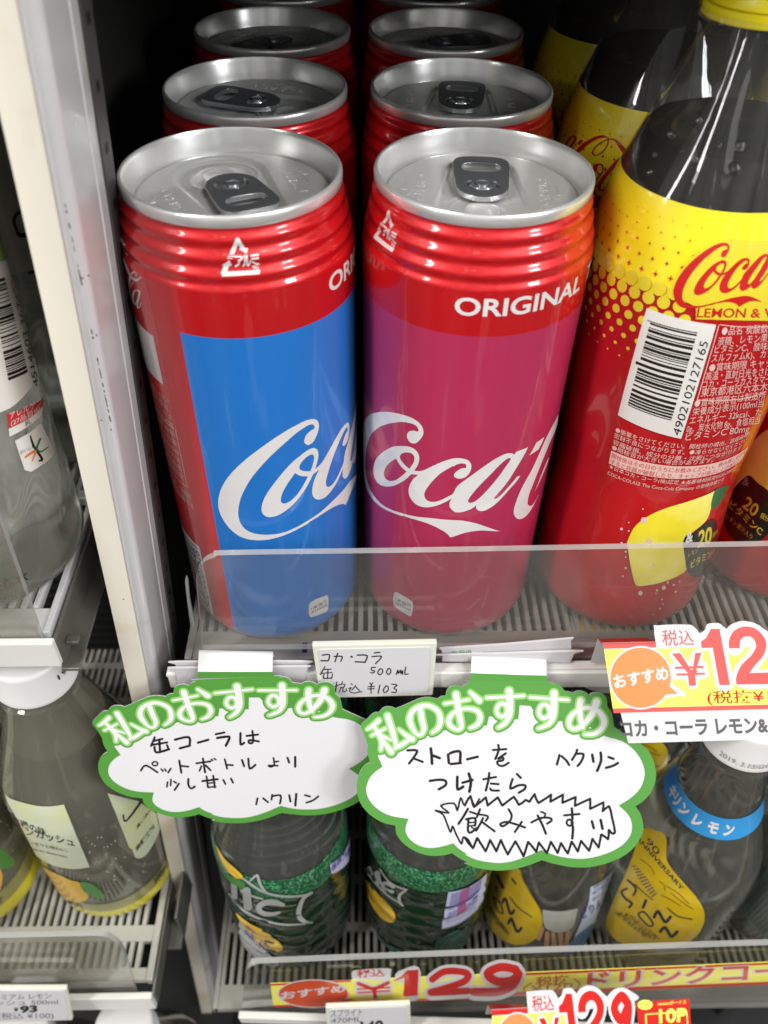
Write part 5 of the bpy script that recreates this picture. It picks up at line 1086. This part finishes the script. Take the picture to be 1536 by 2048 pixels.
K1_ = Rev(KP, (193, -56, Z2), (178, -58, Z2+210)); kb = lemonade(K1_, 'clear lemonade bottle with white cap, blue neck band and full yellow sticker')
TK = tile(1180, 1660, 4.315)
decal('sticker', K1_, [smooth(TK([(480, -20), (560, 0), (630, 20), (665, 90), (660, 230), (700, 320), (800, 440), (920, 580), (985, 700), (975, 820), (900, 930), (760, 1000), (560, 1040), (430, 1040), (250, 960), (180, 900), (140, 800), (200, 620), (300, 400), (370, 230), (420, 60)]), 4)], k_yellow, kb, .2)
ks = []
for P, w in (([(555, 748), (590, 697), (648, 790), (695, 745)], 26), ([(608, 872), (650, 836), (702, 915), (752, 872)], 26), ([(425, 715), (470, 705), (540, 790), (540, 822), (500, 818), (430, 745), (422, 715)], 15), ([(485, 605), (460, 665)], 24), ([(340, 665), (365, 630), (310, 590), (275, 530), (320, 505)], 20), ([(330, 430), (400, 500), (378, 560)], 18), ([(390, 465), (470, 540), (545, 600)], 9), ([(670, 670), (760, 740), (880, 765)], 11), ): ks += stroke(TK(P), w/4.315)
ks += text_box('ANNIVERSARY', TK([(395, 65)])[0], TK([(790, 520)])[0], (8, -8), .02)+text_box('90', TK([(478, 95)])[0], TK([(575, 215)])[0], (13, -12), .0)
for i, s in enumerate(('大切に育てた九十年の味わい', '果汁の香りをそのまま', '瓶詰めレモン炭酸飲料', '清涼飲料水')): ks += text_box(s, TK([(345-i*45, 740-i*10)])[0], TK([(600-i*40, 950-i*6)])[0], (4, -6), .0)
decal('sticker_print', K1_, ks, k_navy, kb, .27)
fq = quad([TK([p])[0] for p in ((360, 300), (400, 300), (590, 555), (545, 590))]); em = []
for k in range(11): em.append(qrect(fq, -.25+.25*abs(k-5)/5, .02+k*.09, 1.25-.25*abs(k-5)/5, .055+k*.09))
decal('sticker_print', K1_, em, mat('sticker_slate_ink', rgb(84, 78, 110), .4, vary=.4, nscale=900), kb, .24)
decal('sticker_print', K1_, strokes([TK(q) for q in ([(600, 440), (640, 470), (650, 520)], [(660, 480), (760, 540), (850, 630)], [(700, 540), (800, 620), (890, 680)], [(440, 250), (520, 310), (560, 380)], [(620, 560), (700, 600), (780, 650)])], 2.2), mat('sticker_olive_ink', rgb(150, 120, 30), .4, vary=.3, nscale=500), kb, .23)
ba = K1_.uv(1352, 1560); bb = K1_.uv(1462, 1668)
tb = []
for s, p in (('キ', (1363, 1562)), ('リ', (1363, 1588)), ('ン', (1373, 1612)), ('レ', (1395, 1638)), ('モ', (1425, 1657)), ('ン', (1456, 1665))):
    u, v = K1_.uv(*p); T, x0, x1 = text(s, .05)
    tb += [[(u+(x-.5)*7.4, 155.4+y*7.8) for x, y in t] for t in T]
decal('lettering', K1_, tb, f_white, kb, .36, px=False)
tb = []
T, x0, x1 = text('2019. 3.13/GW'); u0 = K1_.uv(1412, 1520)[0]; u1 = K1_.uv(1500, 1576)[0]
capR = Rev([(202, 16.45), (222, 16.45)], (193, -56, Z2), (178, -58, Z2+210))
decal('date_print', capR, [[(-15+(x-x0)*3.1, 205+y*4.2) for x, y in t] for t in T], mat('date_ink', rgb(140, 136, 134), .6), kb, .1, px=False)
K2_ = Rev(KP, (130, -50, Z2), (131, -24, Z2+206)); kb2 = lemonade(K2_, 'clear lemonade bottle below the right cloud card, pale blue back label')
TJ = tile(960, 1700, 5.12)
decal('sticker', K2_, [smooth(TJ([(60, 180), (380, 180), (440, 300), (540, 480), (620, 620), (640, 740), (600, 870), (500, 950), (380, 970), (250, 930), (120, 830), (60, 700), (40, 450)]), 4)], k_yellow, kb2, .2)
ks = []
for P, w in (([(235, 535), (265, 495), (315, 650), (352, 615)], 26), ([(295, 745), (325, 700), (380, 830), (425, 795)], 28), ([(140, 480), (200, 520), (240, 640), (190, 620), (140, 490)], 15), ([(175, 370), (170, 430)], 22), ([(310, 480), (400, 590), (530, 680)], 12), ([(180, 260), (240, 380)], 30), ([(330, 290), (370, 340)], 20)): ks += stroke(TJ(P), w/5.12)
for i in range(4): ks += text_box('清涼飲料水果汁入り炭酸', TJ([(70+i*26, 560+i*60)])[0], TJ([(230+i*20, 790+i*26)])[0], (5, -5))
decal('sticker_print', K2_, ks, k_navy, kb2, .27)
decal('back_label', K2_, [TJ([(1112, 530), (1130, 375), (1470, 160), (1484, 230), (1340, 520), (1220, 780), (1085, 1072), (852, 1072), (960, 900), (1090, 600)])], k_pale, kb2, .2)
decal('back_label_print', K2_, [smooth(TJ([(860, 1060), (960, 900), (1130, 760), (1260, 690), (1180, 860), (1085, 1060)]), 3)], mat('label_sea_blue', rgb(92, 132, 176), .4, vary=.3, nscale=400), kb2, .24)
decal('back_label_print', K2_, text_box('SINCE 1928', TJ([(1160, 400)])[0], TJ([(1450, 215)])[0], (0, -8), .02)+text_box('90年変わらない', TJ([(1150, 460)])[0], TJ([(1440, 280)])[0], (0, -9), .02)+text_box('おいしさを', TJ([(1150, 520)])[0], TJ([(1380, 370)])[0], (0, -8), .02)+text_box('きりん', TJ([(1040, 700)])[0], TJ([(1260, 560)])[0], (-3, -18), .04), f_violet, kb2, .27)
decal('back_label', K2_, [smooth(TJ([(640, 610, 1), (820, 625), (1000, 595, 1), (960, 760), (880, 830), (760, 835), (660, 780)]), 3)], mat('label_pale_inside', rgb(176, 174, 168), .5, vary=.15, nscale=200), kb2, .2)
decal('back_label_print', K2_, strokes([TJ(q) for q in ([(640, 800), (600, 900)], [(690, 850), (680, 985)], [(750, 850), (760, 1005)], [(820, 850), (830, 1005)], [(900, 840), (880, 980)])], 9), mat('label_peach_ink', rgb(196, 150, 112), .4, vary=.2, nscale=90), kb2, .22)
k3 = copy_tree(kb); k3.matrix_basis = Matrix.Translation(Vector((176, 16, Z2))*MM) @ Matrix.Rotation(R(25), 4, 'Z'); k3['label'] = 'clear lemonade bottle in the second row, only a yellow corner showing'
for k in kids(k3):
    if k.name.startswith(('date', 'lettering')): bpy.data.objects.remove(k)
WP = Rev(KP, (259, -44, Z2), (255, -46, Z2+206)); wb_ = place(WP, 'sparkling_water_bottle', 'clear water bottle at the lower right edge with a grey green text label', 'bottle')
filled(wb_, KP, clear_soda, 170); cap(wb_, 202, 221, 15, k_cap, 60)
wl = TK([(1290, 670), (1400, 520), (1536, 320), (1760, 260), (1800, 760), (1500, 905), (1390, 800)])
decal('label', WP, [wl], mat('label_grey_green', rgb(108, 122, 112), .4, coat=.5, vary=.12), wb_, .2)
tb = []
for i in range(8): tb += text_box('品名炭酸水原材料水炭酸', TK([(1310+i*26, 680+i*30)])[0], TK([(1560+i*26, 420+i*40)])[0], (2, -6), .02)
decal('label_print', WP, tb, mat('label_dark_green_ink', rgb(34, 46, 40), .4), wb_, .26)

# ---- flavoured water on the left
VP = [(0.2, 16), (.6, 24), (3, 29), (9, 31.4)]+[(12+2*i, 31.6) for i in range(40)]+[(96, 31.2), (104, 32), (150, 32), (165, 29), (180, 22), (192, 15), (200, 13.4), (207, 13.2)]
water = pet('water_clear', (228, 230, 220), .17, trans=.93)
VW = Rev(VP, (-93.5, -22, Z3), (-90, -22, Z3+200)); vb_ = place(VW, 'water_bottle', 'clear flavoured water bottle with twisted grooves and a green and white label', 'bottle', 'flavoured water bottles on the upper left shelf')
filled(vb_, VP, water, 182, n=160, fn=lambda th, z: (-1.3*abs(math.sin(4*th-z*.06))**4)*min(1, max(0, (z-12)/10))*min(1, max(0, (74-z)/10)))
vw_label = bpy.data.materials.new('water_label_film'); vw_label.use_nodes = True
nt = vw_label.node_tree; bs = nt.nodes['Principled BSDF']; tc_ = nt.nodes.new('ShaderNodeTexCoord'); sx = nt.nodes.new('ShaderNodeSeparateXYZ'); nz = nt.nodes.new('ShaderNodeTexNoise'); nz.inputs['Scale'].default_value = 45; nz.inputs['Detail'].default_value = 5
ad = nt.nodes.new('ShaderNodeMath'); ad.operation = 'MULTIPLY_ADD'; ad.inputs[1].default_value = .05; mr_ = nt.nodes.new('ShaderNodeMapRange'); mr_.inputs[1].default_value = .118; mr_.inputs[2].default_value = .146
rp_ = nt.nodes.new('ShaderNodeValToRGB'); rp_.color_ramp.elements[0].color = rgb(206, 208, 198); rp_.color_ramp.elements[1].color = rgb(74, 112, 44); e_ = rp_.color_ramp.elements.new(.45); e_.color = rgb(150, 176, 96)
nt.links.new(tc_.outputs['Object'], sx.inputs[0]); nt.links.new(tc_.outputs['Object'], nz.inputs['Vector']); nt.links.new(nz.outputs[0], ad.inputs[0]); nt.links.new(sx.outputs[2], ad.inputs[2]); nt.links.new(ad.outputs[0], mr_.inputs[0]); nt.links.new(mr_.outputs[0], rp_.inputs[0]); nt.links.new(rp_.outputs[0], bs.inputs['Base Color'])
bs.inputs['Roughness'].default_value = .3; bs.inputs['Coat Weight'].default_value = .7
film('label', VW, 84, 178, vw_label, vb_, h=.2)
vq = quad([(-32, 560), (12, 549), (63, 746), (4, 772)])
decal('barcode', VW, [smooth([(-60, 540, 1), (15, 518, 1), (48, 640), (72, 760, 1), (20, 815), (-60, 840, 1)], 4)], f_white, vb_, .3)
decal('barcode_lines', VW, qbars(vq, .2, .86, .02, .98, 9)+mp(text_box('4514603 367416', (76, 772), (30, 556), (-15, 4)), None), f_black, vb_, .36)
VT = tile(0, 800, 5.12)
decal('allergen_sticker', VW, [VT([(60, 138), (430, -20), (425, 65), (80, 292)])], mat('sticker_red', rgb(198, 40, 46), .4, vary=.04), vb_, .3)
decal('allergen_sticker', VW, [VT([(80, 293), (425, 66), (415, 152), (90, 372)])], f_white, vb_, .3)
decal('sticker_print', VW, text_box('アレルゲン', VT([(95, 190)])[0], VT([(425, 45)])[0], (-3, -15))+text_box('(27品目中)', VT([(105, 262)])[0], VT([(425, 100)])[0], (-2, -12)), f_white, vb_, .36)
decal('sticker_print', VW, text_box('乳', VT([(245, 272)])[0], VT([(310, 232)])[0], (-1, -12)), f_black, vb_, .36)
decal('water_mark_sticker', VW, [VT([(145, 415), (410, 235), (555, 545), (310, 732), (245, 715)])], f_white, vb_, .3)
decal('sticker_print', VW, stroke(VT([(300, 365), (335, 470), (420, 600), (390, 620)]), [3, 5, 5, 3])+text_box('おいしい', VT([(200, 555)])[0], VT([(350, 480)])[0], (-1, -9)), f_black, vb_, .36)
decal('sticker_print', VW, stroke(VT([(252, 580), (350, 520), (322, 620)]), [4.5, 5, 2]), mat('sticker_orange', rgb(226, 124, 50), .4), vb_, .37)
decal('sticker_print', VW, stroke(VT([(402, 395), (366, 490), (410, 527), (485, 475)]), [4, 4, 3.5, 1.5])+stroke([(14, 1122), (0, 1140), (10, 1152), (24, 1150)], 4), mat('sticker_green', rgb(24, 118, 84), .4), vb_, .37)
decal('sticker_print', VW, text_box('天然水', (-20, 1188), (56, 1158), (-2, -24), .01)+text_box('500ml', (-16, 1210), (58, 1188), (-1, -14)), f_black, vb_, .36)
v2 = copy_tree(vb_); v2.matrix_basis = VW.M.copy(); v2.location = Vector((-92, 46, Z3))*MM; v2['label'] = 'flavoured water bottle in the second row, grey label with a black letter'
for k in kids(v2):
    if k.name.startswith(('sticker', 'aller', 'bar', 'water_mark')): bpy.data.objects.remove(k)
    elif k.name.startswith('label'): k.data = k.data.copy(); k.data.materials[0] = mat('label_grey_film', rgb(132, 132, 124), .4, coat=.4, vary=.08)
VW2 = Rev(VP, (-92, 46, Z3), (-88.5, 46, Z3+200))
decal('lettering', VW2, stroke(tile(0, 300, 7.68)([(400, 925), (280, 955), (205, 1060), (245, 1210), (300, 1300), (460, 1290)]), [8, 8.5, 6, 6, 9, 9])+stroke([(58, 545), (75, 540), (80, 546)], 5), f_black, v2, .4)

# ---- lemon squash
QP = [(0.2, 18), (.6, 24), (3, 28.8), (8, 30.8), (14, 31.2), (96, 31.2), (106, 30.6), (118, 28), (132, 23.4), (146, 18.8), (158, 15.6), (166, 14.2), (168, 14), (168.6, 15.8), (170.4, 15.8), (171, 14), (173, 13.6)]
QP = [(z if z <= 14 else 14+(z-14)*1.126, r) for z, r in QP]
squash = mat('squash_liquid', rgb(184, 180, 160), .12, trans=.78, ior=1.33, vary=.12, nscale=18, color2=rgb(150, 146, 118), mixscale=9, mixlo=.4, mixhi=.7)
q_label = mat('squash_label', rgb(206, 212, 184), .35, coat=.5, vary=.1, nscale=50, color2=rgb(214, 214, 92), mixscale=26, mixlo=.5, mixhi=.72)
q_band = mat('squash_yellow_band', rgb(226, 214, 44), .35, coat=.5, vary=.08, nscale=60)
q_band2 = mat('squash_pale_band', rgb(196, 192, 110), .35, coat=.5, vary=.12, nscale=30, trans=.45)
f_lemon2 = mat('squash_lemon_print', rgb(230, 178, 40), .35, coat=.5, vary=.1, nscale=80)
f_leaf2 = mat('squash_leaf_print', rgb(72, 140, 62), .35, coat=.5, vary=.12, nscale=80)
QA, QT = (-97, -34, Z4), (-84.5, -45, Z4+193)
Q1 = Rev(QP, QA, QT); qb = place(Q1, 'lemon_squash_bottle', 'large cloudy lemon squash bottle with white cap beside the cream post', 'bottle', 'lemon squash bottles')
filled(qb, QP, squash, 160); cap(qb, 193, 211, 15.2, k_cap, 0)
film('yellow_band', Q1, 7, 19, q_band, qb, h=.12); film('yellow_band', Q1, 19, 30, q_band2, qb, h=.12)
TQ = tile(0, 1560, 4.267)
decal('label', Q1, [smooth(TQ([(-30, 30, 1), (70, 140), (200, 190), (330, 218), (440, 220), (545, 205, 1), (655, 475), (765, 740, 1), (650, 756), (520, 742), (400, 702), (310, 640, 1), (150, 330), (0, 70)]), 4)], q_label, qb, .2)
decal('label_text', Q1, text_box('檸檬の味', TQ([(110, 360)])[0], TQ([(400, 470)])[0], (-4, -16), .015)+text_box('レモンカッシュ', TQ([(60, 420)])[0], TQ([(640, 560)])[0], (-5, -18), .02)+text_box('すっきりと味わい。', TQ([(215, 530)])[0], TQ([(580, 610)])[0], (-3, -7), .01)+text_box('clear and refreshing lemon', TQ([(280, 590)])[0], TQ([(575, 660)])[0], (-2, -5), .015)
      + text_box('無糖果汁', TQ([(440, 1010)])[0], TQ([(715, 1090)])[0], (-2, -9), .015), f_black, qb, .26)
decal('lemon_picture', Q1, [smooth(TQ([(320, 720), (450, 780), (600, 850), (690, 880), (755, 990), (690, 1040), (580, 1020), (450, 930), (360, 800)]), 4)], f_lemon2, qb, .2)
decal('leaf_picture', Q1, [smooth(TQ([(685, 868), (800, 890), (900, 1000), (820, 1002), (720, 950)]), 4)], f_leaf2, qb, .24)
decal('back_label', Q1, [smooth(TQ([(915, 110, 1), (1180, 180, 1), (1390, 330, 1), (1330, 500), (1240, 640), (1160, 662), (1125, 590), (1100, 575, 1)]), 4)], q_label, qb, .2)
decal('label_text', Q1, stroke(TQ([(1050, 295), (1072, 348), (1195, 190)]), [3.5, 3.5, 5])+text_box('濃い味わい', TQ([(1165, 420)])[0], TQ([(1330, 200)])[0], (-3, -6), .01)+text_box('炭酸飲料', TQ([(1160, 610)])[0], TQ([(1320, 400)])[0], (-3, -9), .03)+text_box('500ml', TQ([(1320, 885)])[0], TQ([(1420, 740)])[0], (-4, -12), .03), f_black, qb, .26)
T, x0, x1 = text('LO7165', 0)
pa, pb = Q1.uv(160, 1400), Q1.uv(174, 1350)
decal('date_print', Q1, [[(Q1.uv(168, 1390)[0]+y*-3.6, 143+(x-x0)*3.8) for x, y in t] for t in T], mat('date_brown_ink', rgb(86, 78, 60), .6), qb, .1, px=False)
cq = Rev([(193, 15.25), (211, 15.25)], QA, QT)
decal('date_print', cq, text_box('19. 1.', cq.uv(118, 1360), (cq.uv(118, 1360)[0]+11, cq.uv(118, 1360)[1]+.1), (0, 4.0), .01), mat('date_dark_ink', rgb(70, 60, 50), .6), qb, .1, px=False)
rnd = random.Random(8); bub = []
for k in range(46):
    x, y = rnd.uniform(700, 1250), rnd.uniform(480, 1000); r = rnd.uniform(3, 8); bub.append(circ_px(*TQ([(x, y)])[0], r/4.267, r/4.267, 8))
decal('bubble_print', Q1, bub, mat('bubble_ink', rgb(196, 192, 174), .4), qb, .18)
def sq_copy(x, y, z, lab, rot=0, M=None):
    c = copy_tree(qb); c.matrix_basis = Matrix.Translation(Vector((x, y, z))*MM) @ Matrix.Rotation(R(rot), 4, 'Z'); c['label'] = lab
    for k in kids(c):
        if k.name.startswith('date'): bpy.data.objects.remove(k)
    return c
sq_copy(-166, -41, Z4, 'lemon squash bottle cut by the left edge, yellow base and lemon slice', 62)
sq_copy(-160, 30, Z4, 'lemon squash bottle in shade behind the front two', 20)
p = CAM+ray(246, 2050)*418; q = CAM+ray(38, 2072)*424
sq_copy(p.x, p.y, p.z-211, 'bottle on the shelf below with only its white cap showing right of the price tag', 0)
sq_copy(q.x, q.y, q.z-211, 'bottle below the price tag at the bottom left with its cap edge showing', 0)
slab('shelf_floor', (-230, -100, p.z-221, -62, 330, p.z-212), black_in)
